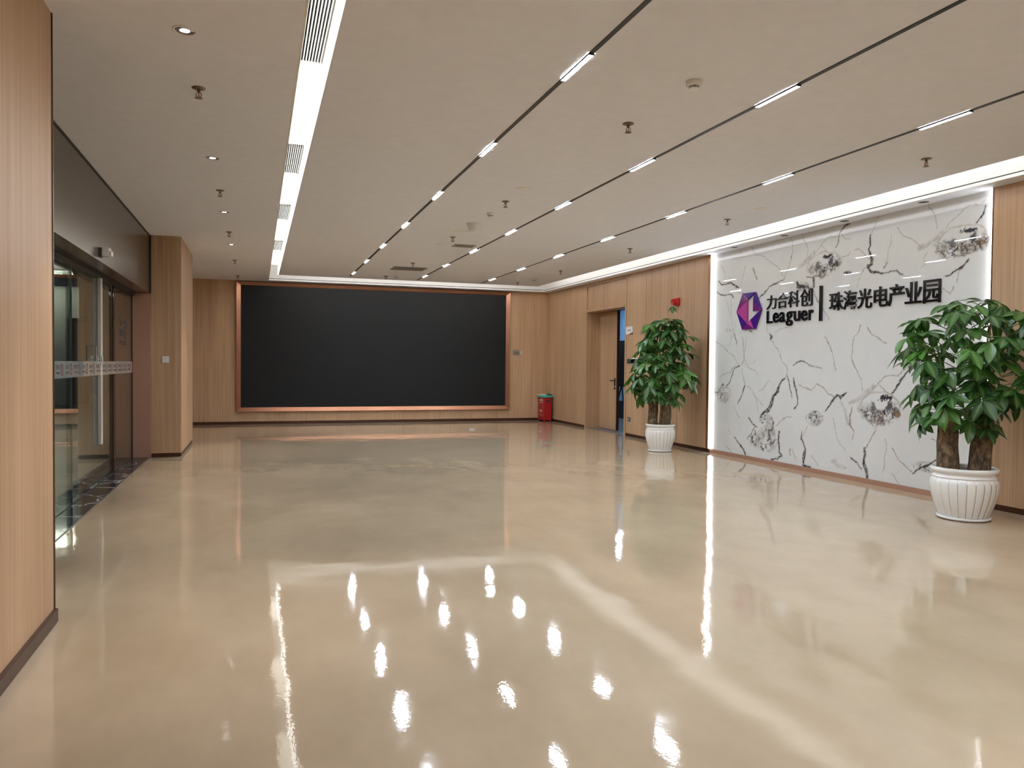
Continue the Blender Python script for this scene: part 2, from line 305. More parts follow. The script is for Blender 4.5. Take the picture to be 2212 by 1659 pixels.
# marble veins traced as (across-wall y, height z, width) polylines: d dark, b brown, g grey
VEINS=[('b',[(6.392,3.103,0.0023),(6.374,3.057,0.0023),(6.312,2.989,0.0023),(6.277,2.927,0.0023),(6.262,2.854,0.0023),(6.266,2.83,0.0023)]),('b',[(7.083,3.1,0.0023),(7.126,3.015,0.0023),(7.179,2.907,0.0023)]),('d',[(7.189,2.893,0.0091),(7.202,2.802,0.0107),(7.225,2.735,0.0091),(7.198,2.677,0.0168),(7.165,2.61,0.019),(7.164,2.556,0.019),(7.22,2.539,0.0228)]),('d',[(7.22,2.539,0.0152),(7.172,2.479,0.0152),(7.06,2.451,0.0107),(7.009,2.438,0.0061),(6.921,2.436,0.0046),(6.844,2.45,0.0038),(6.797,2.463,0.0038),(6.748,2.402,0.0091),(6.702,2.393,0.0046)]),('b',[(6.701,2.378,0.0023),(6.636,2.36,0.0023),(6.562,2.309,0.0023)]),('b',[(7.22,2.539,0.0023),(7.288,2.539,0.0023),(7.307,2.478,0.0023),(7.368,2.39,0.0023),(7.398,2.313,0.0023)]),('b',[(7.443,2.761,0.0023),(7.368,2.755,0.0023),(7.314,2.708,0.0023),(7.27,2.655,0.0023),(7.186,2.621,0.0023)]),('b',[(6.801,2.937,0.0023),(6.772,2.884,0.0023),(6.714,2.812,0.0023),(6.621,2.768,0.0023),(6.529,2.704,0.0023),(6.457,2.657,0.0023)]),('b',[(5.71,3.023,0.003),(5.797,2.994,0.003),(5.925,2.986,0.003),(5.994,2.938,0.003),(6.04,2.899,0.003),(6.119,2.864,0.003),(6.166,2.803,0.003)]),('d',[(5.708,2.971,0.0061),(5.728,2.902,0.0061),(5.763,2.856,0.0061),(5.814,2.805,0.0061)]),('d',[(6.16,2.303,0.0076),(6.088,2.33,0.0076),(6.025,2.364,0.0076),(5.947,2.396,0.0076),(5.879,2.435,0.0076)]),('b',[(5.879,2.428,0.003),(5.978,2.365,0.003),(6.029,2.241,0.003)]),('b',[(6.228,2.086,0.0046),(6.181,2.194,0.0046),(6.098,2.131,0.0046),(6.052,2.203,0.0046)]),('d',[(6.939,2.563,0.003),(6.977,2.503,0.003)]),('b',[(6.88,2.86,0.0015),(6.901,2.758,0.0015),(6.927,2.641,0.0015),(6.964,2.562,0.0015)]),('b',[(6.386,2.59,0.0015),(6.428,2.532,0.0015),(6.4,2.471,0.0015),(6.46,2.442,0.0015)]),('g',[(6.214,2.783,0.0228),(6.296,2.705,0.0228),(6.414,2.673,0.0228),(6.492,2.655,0.0228)]),('b',[(9.484,3.101,0.003),(9.443,3.037,0.003),(9.331,2.96,0.003),(9.177,2.906,0.003),(9.026,2.822,0.003),(8.879,2.739,0.003),(8.805,2.657,0.003),(8.76,2.571,0.003)]),('b',[(8.61,3.092,0.0038),(8.568,3.041,0.0038),(8.571,2.899,0.0038),(8.627,2.727,0.0038),(8.706,2.601,0.0038),(8.739,2.541,0.0038)]),('d',[(8.738,2.532,0.003),(8.829,2.518,0.0046),(8.9,2.502,0.0122),(9.016,2.476,0.0061),(9.162,2.396,0.0061),(9.281,2.32,0.0046)]),('b',[(8.391,3.094,0.003),(8.356,3.027,0.003),(8.283,2.947,0.003),(8.268,2.866,0.003),(8.285,2.791,0.003)]),('b',[(9.727,3.096,0.0023),(9.742,3.049,0.0023)]),('b',[(9.597,2.844,0.0023),(9.611,2.767,0.0023),(9.656,2.664,0.0023),(9.71,2.541,0.0023)]),('b',[(10.248,2.922,0.0015),(10.12,2.804,0.0015),(10.097,2.639,0.0015)]),('d',[(9.423,2.784,0.0038),(9.386,2.713,0.0038),(9.329,2.611,0.0038)]),('d',[(10.295,2.679,0.0046),(10.203,2.608,0.0061),(10.079,2.627,0.0061),(9.975,2.627,0.0091),(9.854,2.575,0.0168),(9.768,2.537,0.0076)]),('b',[(9.853,2.545,0.003),(9.749,2.456,0.003),(9.633,2.416,0.003)]),('d',[(10.327,2.505,0.0061),(10.198,2.453,0.0076),(10.039,2.45,0.0046),(9.969,2.444,0.0076),(9.899,2.388,0.0046)]),('b',[(7.533,3.088,0.003),(7.677,3.039,0.003),(7.756,2.994,0.003),(7.908,2.976,0.003),(8.014,2.908,0.003),(8.086,2.867,0.003),(8.159,2.826,0.003)]),('d',[(7.534,3.096,0.0152),(7.622,3.079,0.0046),(7.688,3.008,0.0038),(7.719,2.906,0.0069),(7.763,2.838,0.0046)]),('b',[(8.014,2.908,0.0023),(7.939,2.83,0.0023),(7.89,2.773,0.0023),(7.912,2.709,0.0023)]),('d',[(8.472,2.487,0.0152),(8.457,2.424,0.0305),(8.377,2.417,0.0228),(8.273,2.398,0.0198),(8.196,2.357,0.0152)]),('d',[(8.156,2.49,0.0198),(8.155,2.447,0.0198),(8.147,2.386,0.0183)]),('b',[(8.277,2.529,0.0107),(8.15,2.516,0.0168),(8.027,2.511,0.0076)]),('b',[(8.197,2.4,0.0046),(8.12,2.324,0.0046),(8.067,2.209,0.0122),(8.016,2.145,0.0107),(7.954,2.082,0.0038),(7.88,2.018,0.003),(7.842,1.941,0.0023)]),('g',[(8.159,2.826,0.0305),(8.258,2.735,0.0305),(8.411,2.684,0.0305)]),('b',[(7.642,2.992,0.0023),(7.618,2.94,0.0023),(7.572,2.901,0.0023),(7.506,2.899,0.0023)]),('b',[(7.656,2.709,0.0023),(7.555,2.704,0.0023),(7.502,2.753,0.0023)]),('d',[(7.606,2.515,0.0152),(7.517,2.506,0.0305)]),('b',[(9.967,2.373,0.0023),(9.946,2.22,0.0023),(9.923,2.038,0.0023),(9.867,1.864,0.0023)]),('b',[(10.089,2.362,0.0015),(10.015,2.235,0.0015),(9.977,2.101,0.0015)]),('b',[(9.089,1.958,0.0023),(9.071,1.835,0.0023)]),('b',[(8.616,1.9,0.0023),(8.782,1.879,0.0023),(8.881,1.828,0.0023)]),('d',[(9.488,1.879,0.0061),(9.424,1.858,0.0061)]),('b',[(10.359,1.754,0.0032),(10.151,1.661,0.0032),(9.974,1.564,0.0032),(9.85,1.513,0.0032),(9.752,1.414,0.0032),(9.715,1.364,0.0032)]),('d',[(9.715,1.364,0.0097),(9.821,1.328,0.0043),(9.891,1.242,0.0054),(9.96,1.112,0.0065),(10.033,1.066,0.0065)]),('b',[(9.822,1.357,0.0032),(9.94,1.27,0.0032),(10.138,1.238,0.0032),(10.225,1.164,0.0032)]),('b',[(9.667,1.33,0.0032),(9.629,1.218,0.0032),(9.579,1.107,0.0032)]),('d',[(9.579,1.093,0.0043),(9.611,1.009,0.0151),(9.621,0.952,0.0065),(9.734,0.807,0.0032)]),('b',[(9.51,1.082,0.0032),(9.372,0.99,0.0032),(9.302,0.883,0.0032),(9.231,0.697,0.0032)]),('b',[(9.371,0.962,0.0032),(9.148,0.81,0.0032)]),('d',[(9.848,1.854,0.0043),(9.785,1.739,0.0043),(9.772,1.696,0.0043)]),('b',[(9.646,1.805,0.0043),(9.617,1.609,0.0086),(9.59,1.469,0.0054),(9.657,1.372,0.0032)]),('b',[(9.564,1.761,0.0032),(9.582,1.609,0.0032),(9.601,1.47,0.0032)]),('b',[(9.589,1.456,0.0032),(9.495,1.345,0.0032),(9.359,1.305,0.0032),(9.28,1.238,0.0032)]),('d',[(9.029,1.825,0.0032),(8.966,1.783,0.0194),(8.985,1.744,0.0173)]),('b',[(8.985,1.731,0.0032),(8.879,1.637,0.0032),(8.796,1.544,0.0032),(8.733,1.44,0.0032),(8.632,1.363,0.0032),(8.62,1.261,0.0032),(8.676,1.196,0.0032)]),('d',[(8.686,1.189,0.0086),(8.745,1.168,0.0108),(8.821,1.036,0.0281),(8.901,0.968,0.0237),(8.938,0.847,0.0367),(9.04,0.749,0.0302),(9.165,0.674,0.0129)]),('d',[(8.648,1.248,0.0032),(8.577,1.134,0.0065),(8.565,1.058,0.0054),(8.523,0.945,0.0032)]),('d',[(9.313,0.487,0.0043),(9.377,0.399,0.0043),(9.487,0.306,0.0043)]),('g',[(9.182,0.497,0.0108),(9.115,0.422,0.0324),(9.155,0.311,0.0324)]),('d',[(9.473,0.612,0.0065),(9.358,0.524,0.0086),(9.269,0.49,0.0065)]),('d',[(8.89,0.6,0.0194),(8.908,0.506,0.0065),(8.99,0.473,0.0173),(8.966,0.356,0.0237),(9.027,0.31,0.0108)]),('d',[(8.784,0.464,0.0151),(8.791,0.359,0.0129),(8.766,0.192,0.0173),(8.715,0.146,0.0216),(8.813,0.069,0.0086)]),('b',[(8.847,0.538,0.0043),(8.768,0.596,0.0043),(8.671,0.668,0.0043),(8.516,0.691,0.0043)]),('d',[(8.507,1.377,0.0032),(8.359,1.446,0.0076),(8.257,1.421,0.0032),(8.13,1.366,0.0022),(7.972,1.331,0.0022)]),('d',[(8.502,1.199,0.0108),(8.471,1.099,0.0173),(8.42,0.975,0.0129),(8.389,0.876,0.0054),(8.462,0.796,0.0129)]),('b',[(8.396,1.126,0.0043),(8.284,1.08,0.0043),(8.157,1.059,0.0043),(8.053,1.136,0.0043),(7.931,1.103,0.0086),(7.844,1.023,0.0065),(7.726,0.98,0.0054)]),('d',[(7.888,0.806,0.0065),(7.79,0.906,0.0129),(7.694,1.005,0.0151),(7.629,0.985,0.0237),(7.535,1.058,0.0065)]),('b',[(8.197,0.577,0.0032),(8.267,0.484,0.0032),(8.32,0.417,0.0032)]),('d',[(8.313,0.505,0.0054),(8.32,0.417,0.0151),(8.234,0.301,0.0151),(8.259,0.212,0.0281),(8.274,0.098,0.0129)]),('b',[(7.932,1.738,0.0032),(7.862,1.653,0.0032),(7.776,1.557,0.0032),(7.756,1.439,0.0032),(7.72,1.321,0.0032)]),('g',[(7.627,0.938,0.0151),(7.528,0.816,0.0151),(7.492,0.669,0.0151)]),('b',[(9.964,0.405,0.0032),(9.9,0.325,0.0032)]),('d',[(9.814,0.289,0.0043),(9.669,0.204,0.0086),(9.586,0.143,0.0129),(9.526,0.066,0.0151)]),('b',[(10.006,0.156,0.0032),(9.881,0.068,0.0032)]),('b',[(9.829,0.773,0.0032),(9.704,0.596,0.0032)]),('b',[(9.219,1.022,0.0032),(9.113,1.066,0.0032),(9.01,1.176,0.0032)]),('b',[(9.384,1.4,0.0032),(9.33,1.455,0.0032)]),('b',[(8.551,0.255,0.0108),(8.539,0.167,0.0108)]),('b',[(8.504,0.26,0.0032),(8.423,0.117,0.0032)]),('b',[(8.133,0.226,0.0032),(7.988,0.109,0.0032)]),('d',[(8.282,0.072,0.0129),(8.146,0.058,0.0237)]),('d',[(8.936,0.067,0.0108),(8.834,0.086,0.0108)]),('b',[(7.313,1.873,0.006),(7.361,1.775,0.0048),(7.427,1.714,0.0036),(7.451,1.625,0.0048),(7.456,1.498,0.006),(7.418,1.383,0.0145),(7.329,1.27,0.0048),(7.285,1.195,0.0036),(7.265,1.083,0.0036)]),('g',[(7.094,1.138,0.0265),(7.206,1.048,0.041),(7.321,0.98,0.0193),(7.474,0.928,0.0096)]),('b',[(6.599,1.386,0.0048),(6.742,1.279,0.0048),(6.939,1.252,0.0048),(7.016,1.189,0.0048),(7.11,1.125,0.0048)]),('d',[(6.541,1.369,0.0169),(6.626,1.316,0.006),(6.711,1.233,0.0121),(6.767,1.113,0.0096),(6.826,1.063,0.0072)]),('b',[(6.646,1.503,0.0036),(6.557,1.433,0.0036),(6.534,1.375,0.0036)]),('b',[(7.015,1.165,0.0048),(6.919,1.083,0.0048),(6.826,1.039,0.0048),(6.749,0.995,0.0048)]),('b',[(7.051,0.735,0.006),(7.064,0.635,0.006),(7.125,0.519,0.006),(7.188,0.413,0.006)]),('d',[(7.204,0.399,0.0193),(7.209,0.31,0.0169),(7.224,0.221,0.0217),(7.18,0.139,0.0314),(7.161,0.067,0.0217)]),('d',[(7.438,0.271,0.0048),(7.333,0.22,0.0048),(7.263,0.153,0.0048)]),('b',[(7.212,1.819,0.0096),(7.144,1.755,0.0072),(7.031,1.702,0.0048),(6.919,1.632,0.0048)]),('b',[(7.421,0.886,0.0036),(7.452,0.769,0.0169),(7.466,0.653,0.0193),(7.395,0.595,0.0048),(7.426,0.477,0.0036)]),('b',[(6.809,0.453,0.0048),(6.715,0.333,0.0048),(6.61,0.275,0.0072),(6.522,0.223,0.006)]),('d',[(6.508,0.219,0.0048),(6.425,0.265,0.0096),(6.357,0.308,0.0145),(6.223,0.37,0.0048),(6.146,0.435,0.0072),(6.077,0.498,0.0121)]),('d',[(6.162,0.545,0.0121),(6.122,0.504,0.0121),(6.076,0.487,0.0072)]),('b',[(6.284,0.611,0.0048),(6.216,0.584,0.0048),(6.085,0.553,0.0048)]),('b',[(6.801,0.167,0.0036),(6.738,0.104,0.0036),(6.693,0.063,0.0036)]),('b',[(7.264,0.769,0.0036),(7.148,0.74,0.0036),(7.081,0.671,0.0036)]),('b',[(7.034,0.711,0.006),(6.909,0.745,0.006),(6.803,0.789,0.006)]),('b',[(6.903,0.54,0.0024),(6.898,0.347,0.0024),(6.924,0.162,0.0024)]),('g',[(7.74,0.195,0.0121),(7.647,0.154,0.0121),(7.521,0.131,0.0121)]),('b',[(7.935,1.742,0.0036),(7.78,1.579,0.0036),(7.736,1.329,0.0036)]),('b',[(7.756,0.736,0.0024),(7.657,0.481,0.0024),(7.527,0.338,0.0024)])]
BLOTCH=[('eye',7.971,2.666,0.254,0.144),('eye',5.97,2.656,0.259,0.15),('eye',6.992,0.898,0.26,0.183),('blotch',10.117,0.933,0.215,0.146),('blotch',9.133,0.313,0.343,0.148),('blotch',8.989,0.447,0.146,0.159),('blotch',8.076,0.709,0.167,0.098),('blotch',8.364,2.415,0.143,0.071),('blotch',6.289,0.305,0.203,0.068),('blotch',9.079,0.626,0.169,0.093),('blotch',6.144,2.62,0.163,0.083)]
# ================================================================ THE SETTING
YB = -6.0   # room goes on behind the viewpoint
struct('floor', BX(-1.42, 7.12, YB, 17.8, -0.12, 0), M['floor'], 'glossy beige poured floor of the hall')
# ceiling: left field, central field, narrow ring along the far and right walls
mb = BX(0.405, 5.78, YB, 15.93, H, 3.50); mb.box(0.405, 5.95, 15.93, 16.1, H, 3.135); mb.box(5.78, 5.95, YB, 15.93, H, 3.135)
mb.box(5.938, 5.95, YB, 16.1, 3.135, 3.19); mb.box(0.405, 5.938, 16.088, 16.1, 3.135, 3.19)
struct('ceiling', mb, M['ceil'], 'taupe central ceiling field between the light coves')
struct('ceiling_left', BX(-1.44, 0.22, YB, 17.8, H, 3.55), M['ceil'], 'taupe ceiling field on the entrance side')
struct('ceiling_back', BX(0.22, 6.55, 17.24, 17.8, H, 3.55), M['ceil'], 'ceiling edge above the far wall')
struct('ceiling_right', BX(6.55, 6.83, YB, 17.8, H, 3.55), M['ceil'], 'ceiling edge above the marble wall')
VENTS = ((3.0, 5.17), (7.16, 8.24), (9.90, 10.94), (12.86, 13.96))
mb = MB(); e0 = YB
for y0, y1 in VENTS:
    mb.box(0.20, 0.41, e0, y0, 3.30, 3.49); e0 = y1
    mb.box(0.20, 0.232, y0, y1, 3.30, 3.49); mb.box(0.392, 0.41, y0, y1, 3.30, 3.49)
mb.box(0.20, 0.41, e0, 16.08, 3.30, 3.49); mb.box(0.20, 6.6, 15.93, 17.3, 3.50, 3.58); mb.box(5.78, 6.6, YB, 15.93, 3.50, 3.58)
struct('ceiling_cove', mb, M['white'], 'white inner faces of the light coves')
mb = MB(); mb.box(6.542, 6.55, YB, 17.24, H+0.002, 3.50); mb.box(0.22, 6.55, 17.232, 17.24, H+0.002, 3.50); mb.box(0.22, 0.228, YB, 17.24, H+0.002, 3.50)
struct('trim_1', mb, M['white'], 'white outer face of the light coves')
mb = MB(); mb.box(6.528, 6.542, YB, 17.218, H-0.001, H+0.030); mb.box(0.24, 6.542, 17.218, 17.232, H-0.001, H+0.030); mb.box(0.228, 0.236, YB, 17.218, H-0.001, H+0.022)
struct('trim_2', mb, M['gloss_white'], 'white bead along the cove edge')
mb = MB(); mb.box(6.536, 6.5425, YB, 17.226, H+0.030, H+0.043); mb.box(0.24, 6.5425, 17.226, 17.2325, H+0.030, H+0.043)  # solid black strip draws in the shade of the gap over the bead
struct('trim_3', mb, M['black'], 'black strip standing in for the shadow line above the cove bead')
mb = MB(); mb.box(0.395, 0.405, YB, 16.1, 3.25, 3.30)
struct('trim_4', mb, M['white'], 'white upper face of the central ceiling edge')
# LED strips on the rim of the central field: three lamps
for nm, b, lb in (('left', (0.390, 0.405, YB, 16.10, 3.112, 3.238), 'long white light strip in the left ceiling cove'),
                  ('far', (0.41, 5.93, 15.95, 16.07, 3.136, 3.152), 'long white light strip in the cove before the far wall'),
                  ('right', (5.80, 5.925, YB, 15.94, 3.136, 3.152), 'long white light strip in the cove by the marble wall')):
    tag(BX(*b).obj('cove_light', M[{'left': 'led_cove', 'right': 'led_up', 'far': 'led_far'}[nm]]), lb, 'light strip', 'light strips hidden in the ceiling coves')

# ---- far wall
wb = struct('wall_back', BX(-1.9, 7.2, 17.555, 17.8, 0, 3.104), M['charcoal'], 'far wall of brown wood veneer around the black screen')
for x0, x1, z0, z1 in ((-1.7, -0.421, 0.062, 3.104), (-0.419, 5.756, 0.062, 0.283), (5.760, 6.745, 0.062, 3.104), (-0.419, 5.756, 3.072, 3.104)):
    BX(x0, x1, YE, 17.555, z0, z1).obj('wood_panel', M['wood'], wb, bevel=0.002)
struct('baseboard_back', BX(-1.7, 6.75, 17.515, 17.555, 0, 0.060), M['bronze_base'], 'brown metal skirting of the far wall', 0.002)
# ---- right wall
mb = MB(); mb.box(6.802, 7.12, YB, 13.35, 0, 3.104); mb.box(6.78, 7.12, 13.35, 15.17, 2.50, 3.104); mb.box(6.78, 7.12, 15.17, 17.8, 0, 3.104)
wr = struct('wall_right', mb, M['charcoal'], 'right wall of brown wood veneer and white marble')
def rp(y0, y1, z0=0.058, z1=3.104, x0=XR, x1=6.80, name='wood_panel', m='wood'):
    return BX(x0, x1, y0+0.004, y1-0.004, z0, z1).obj(name, M[m], wr, bevel=0.002)
for y0, y1 in ((16.80, 17.523), (16.04, 16.80), (15.225, 16.04), (12.53, 13.29), (11.40, 12.53), (10.50, 11.40), (3.90, 5.585), (2.2, 3.90), (0.5, 2.2), (-1.2, 0.5), (-2.9, -1.2), (-4.6, -2.9), (YB, -4.6)):
    rp(y0, y1)
rp(14.35, 15.15, 2.548, 3.035, 6.752); rp(13.37, 14.35, 2.548, 3.035, 6.752)
rp(13.29, 15.225, 3.04, 3.104)
mb = MB(); mb.box(6.730, 6.80, 13.36, 15.165, 2.492, 2.545); mb.box(6.80, 7.12, 13.36, 15.165, 2.492, 2.50)
mb.box(6.733, 7.12, 15.168, 15.222, 0.0, 3.04); mb.box(6.733, 7.05, 13.295, 13.352, 0.0, 3.04)
mb.obj('door_casing', M['wood'], wr, bevel=0.002)
BX(6.736, 6.80, 10.437, 10.4975, 0.058, 3.104).obj('metal_edge', M['copper'], wr, bevel=0.002)
BX(6.736, 6.80, 5.585, 5.592, 0.058, 3.104).obj('metal_edge', M['copper'], wr)
mb = MB(); mb.box(6.752, 6.80, 15.225, 17.515, 0, 0.056); mb.box(6.752, 6.80, 10.437, 13.29, 0, 0.056); mb.box(6.752, 6.80, YB, 5.592, 0, 0.056)
struct('baseboard_right', mb, M['bronze_base'], 'dark recessed skirting under the wood of the right wall')
struct('baseboard_right_marble', BX(6.778, 6.80, 5.592, 10.437, 0, 0.056), M['copper_dark'], 'brown metal skirting under the marble')
# the marble feature wall: ten polished slabs, veins carried as a colour layer of the stone
def vnoise(y, z, scale, seed):
    rng = np.random.RandomState(seed); G = rng.rand(128, 128)
    a = y*scale; b = z*scale; i = np.floor(a).astype(int); j = np.floor(b).astype(int); u = a-i; v = b-j
    u = u*u*(3-2*u); v = v*v*(3-2*v); i0, i1, j0, j1 = i % 128, (i+1) % 128, j % 128, (j+1) % 128
    return (G[i0, j0]*(1-u)+G[i1, j0]*u)*(1-v)+(G[i0, j1]*(1-u)+G[i1, j1]*u)*v
def fbm(y, z, scale, seed, o=4):
    t = 0; a = 0.5
    for k in range(o): t = t+a*vnoise(y, z, scale*2**k, seed+k); a *= 0.5
    return t/0.9375
def sstep(a, b, x): t = np.clip((x-a)/(b-a), 0, 1); return t*t*(3-2*t)
def stone_colour(Y, Z):
    base = np.array([0.70, 0.715, 0.72]); dark = np.array([0.045, 0.045, 0.060]); brown = np.array([0.26, 0.19, 0.12]); grey = np.array([0.44, 0.425, 0.415])
    n1 = fbm(Y, Z, 9, 1); n2 = fbm(Y+31, Z+7, 9, 11); f1 = fbm(Y, Z, 60, 21, 3)-0.5; f2 = fbm(Y+5, Z+50, 60, 31, 3)-0.5
    Yw = Y+(n1-0.5)*0.05+f1*0.018; Zw = Z+(n2-0.5)*0.05+f2*0.018
    D = np.zeros_like(Y); B = np.zeros_like(Y); Gy = np.zeros_like(Y)
    for c, pts in VEINS:
        pts = [(a_, b_, c_*(1.5 if c == 'd' else 1.25)) for a_, b_, c_ in pts]; P = np.array(pts); wmax = P[:, 2].max(); lo = P.min(0); hi = P.max(0); pad = wmax*1.5+0.06
        ok = (Y > lo[0]-pad) & (Y < hi[0]+pad) & (Z > lo[1]-pad) & (Z < hi[1]+pad)
        if not ok.any(): continue
        yy, zz = Yw[ok], Zw[ok]; best = np.full(yy.shape, 9.0)
        for (ya, za, wa), (yb, zb, wb_) in zip(pts[:-1], pts[1:]):
            dy, dz = yb-ya, zb-za; q = max(dy*dy+dz*dz, 1e-9)
            t = np.clip(((yy-ya)*dy+(zz-za)*dz)/q, 0, 1)
            d = np.hypot(yy-ya-t*dy, zz-za-t*dz)-0.5*(wa+(wb_-wa)*t)
            best = np.minimum(best, d)
        s = {'d': 0.006, 'b': 0.006, 'g': 0.03}[c]; k = {'d': 1.0, 'b': 0.8, 'g': 0.5}[c]
        val = k*(1-sstep(-0.002, s, best))
        if c == 'g': val = val*sstep(0.3, 0.6, fbm(yy, zz, 22, 87, 3))
        if c == 'd':   # broad dark veins break up into crystals
            val = val*np.where(best < -0.006, 0.55+0.75*sstep(0.38, 0.6, fbm(yy, zz, 45, 77, 3)), 1)
        T = {'d': D, 'b': B, 'g': Gy}[c]; T[ok] = np.maximum(T[ok], np.clip(val, 0, 1))
        if c != 'b':   # soft brown halo
            B[ok] = np.maximum(B[ok], 0.16*(1-sstep(0, 0.03, best)))
    for kind, cy, cz, ry, rz in BLOTCH:
        if kind == 'eye': ry *= 1.22; rz *= 1.15
        u = -(Yw-cy)/ry; v = (Zw-cz)/rz; r = np.hypot(u, v); reg = 1-sstep(0.75, 1.1, r+0.5*(n1-0.5))
        sp = fbm(Y, Z, 42, 91, 4); rid = np.abs(fbm(Y+3, Z+9, 30, 55, 4)-0.5)*2
        vein = 1-sstep(0.02, 0.16, rid)
        if kind == 'eye':
            low = sstep(0.35, -0.25, v+0.35*np.abs(u)) if False else 1-sstep(-0.25, 0.45, v-0.15*u)
            white = 1-sstep(0.75, 1.05, np.hypot((u+0.05)/0.42, (v-0.22)/0.36))
            D = np.maximum(D, reg*low*(1-white)*np.clip(0.85*vein+0.7*sstep(0.52, 0.62, sp), 0, 1))
            B = np.maximum(B, reg*low*(1-white)*0.60*sstep(0.36, 0.52, n2))
            dk = 1-sstep(0.7, 1.1, np.hypot((u-0.22)/0.26, (v-0.52)/0.16)+1.2*(f1+f2)); D = np.maximum(D, dk)
            dk = 1-sstep(0.6, 1.1, np.hypot((u-0.42)/0.16, (v-0.05)/0.35)+1.5*f1); D = np.maximum(D, 0.9*dk)
            dk = 1-sstep(0.6, 1.1, np.hypot((u+0.35)/0.14, (v+0.05)/0.30)+1.5*f2); D = np.maximum(D, 0.8*dk)
            br = 1-sstep(0.7, 1.1, np.hypot((u-0.72)/0.22, (v+0.28)/0.2)); B = np.maximum(B, br)
            ring = 1-sstep(0.02, 0.07, np.abs(np.hypot(u/1.0, v/0.95)-0.92)+0.1*(n1-0.5)); B = np.maximum(B, 0.35*ring*(v > 0.1))
        else:
            big = sstep(0.50, 0.60, fbm(Y*1.0+9, Z*0.8+2, 16, 131, 3)); th = 1-sstep(0.015, 0.09, np.abs(fbm(Y+13, Z+19, 13, 141, 4)-0.5)*2)
            D = np.maximum(D, reg*np.clip(0.75*th+0.8*big*sstep(0.44, 0.56, sp), 0, 1)*0.92)
            Gy = np.maximum(Gy, reg*0.6*sstep(0.45, 0.65, n2)); B = np.maximum(B, reg*0.3*sstep(0.5, 0.6, n1))
    # faint hairlines everywhere
    hair = (1-sstep(0.0, 0.012, np.abs(fbm(Y+70, Z*0.7+3, 1.6, 41, 5)-0.5)))*sstep(0.5, 0.62, fbm(Y, Z+90, 1.1, 61, 2))
    B = np.maximum(B, 0.35*hair)
    cl = base[None, :]*(1-0.05*(n1-0.5))[:, None]
    for T, c in ((Gy, grey), (B, brown), (D, dark)): cl = cl*(1-T[:, None])+c*T[:, None]
    return cl
def slab(y0, y1, z0, z1, x=6.79):
    st = 0.0075; ny = int((y1-y0)/st)+1; nz = int((z1-z0)/st)+1
    ys = np.linspace(y1, y0, ny); zs = np.linspace(z0, z1, nz)
    Y, Z = np.meshgrid(ys, zs); Y = Y.ravel(); Z = Z.ravel(); n = ny*nz
    idx = np.arange(n).reshape(nz, ny)
    q = np.stack([idx[:-1, :-1], idx[:-1, 1:], idx[1:, 1:], idx[1:, :-1]], -1).reshape(-1, 4)
    ring = np.concatenate([idx[0, :], idx[1:, -1], idx[-1, -2::-1], idx[-2:0:-1, 0]]); m = len(ring)
    back = np.arange(n, n+m); q2 = np.stack([ring, back, np.roll(back, -1), np.roll(ring, -1)], -1)
    V = np.concatenate([np.stack([np.full(n, x), Y, Z], -1), np.stack([np.full(m, 6.801), Y[ring], Z[ring]], -1)])
    Q = np.concatenate([q, q2]); me = bpy.data.meshes.new('marble_slab')
    me.vertices.add(len(V)); me.vertices.foreach_set('co', V.ravel().astype(np.float32))
    me.loops.add(Q.size); me.loops.foreach_set('vertex_index', Q.ravel().astype(np.int32))
    me.polygons.add(len(Q)); me.polygons.foreach_set('loop_start', np.arange(0, Q.size, 4, dtype=np.int32))
    me.update(calc_edges=True); me.validate()
    C = np.ones((len(V), 4), np.float32); C[:n, :3] = stone_colour(Y, Z); C[n:, :3] = (0.08, 0.08, 0.08)
    at = me.color_attributes.new('stone', 'FLOAT_COLOR', 'POINT'); at.data.foreach_set('color', C.ravel())
    me.shade_flat(); me.materials.append(M['marble']); link('marble_slab', me, wr)
g = 0.00012
for y0, y1 in ((9.51, 10.437), (8.495, 9.51), (7.512, 8.495), (6.50, 7.512), (5.592, 6.50)):
    slab(y0+g, y1-g, 0.057, 2.53-g); slab(y0+g, y1-g, 2.53+g, 3.103)
# LED lines in the two vertical reveals beside the marble
for y0, y1, lb in ((10.412, 10.436, 'vertical white light line at the far edge of the marble'), (5.5925, 5.6165, 'vertical white light line at the near edge of the marble')):
    tag(BX(6.755, 6.789, y0, y1, 0.06, 3.10).obj('edge_light', M['led_edge']), lb, 'light strip', 'light lines beside the marble')
# ---- entrance side
wl = struct('wall_left', BX(-1.42, -1.00, YB, 4.455, 0.0, 3.104), M['charcoal'], 'near pillar of brown wood veneer beside the glass entrance')
for y0, y1 in ((3.0, 4.45), (1.3, 3.0), (-0.4, 1.3), (-2.1, -0.4), (-3.8, -2.1), (YB, -3.8)):
    BX(-1.0, -0.99, y0+0.001, y1-0.001, 0.07, 3.104).obj('wood_panel', M['wood'], wl, bevel=0.001)
BX(-1.42, -1.0, 4.447, 4.459, 0.07, 3.104).obj('wood_panel', M['wood'], wl)
BX(-0.999, -0.984, 4.451, 4.461, 0.07, 3.104).obj('metal_edge', M['bronze'], wl)
struct('baseboard_left', BX(-1.42, -0.972, YB, 4.462, 0, 0.070), M['bronze_base'], 'brown metal skirting of the near pillar', 0.003)
wc = struct('wall_column', BX(-1.55, -1.03, 11.765, 13.76, 0.0, 3.104), M['charcoal'], 'wood clad column beyond the glass entrance')
BX(-1.402, -1.018, 11.75, 11.765, 0.055, 3.104).obj('wood_panel', M['wood'], wc, bevel=0.002)
for y0, y1 in ((11.752, 12.697), (12.703, 13.76)):
    BX(-1.03, -1.016, y0, y1, 0.055, 3.104).obj('wood_panel', M['wood'], wc, bevel=0.002)
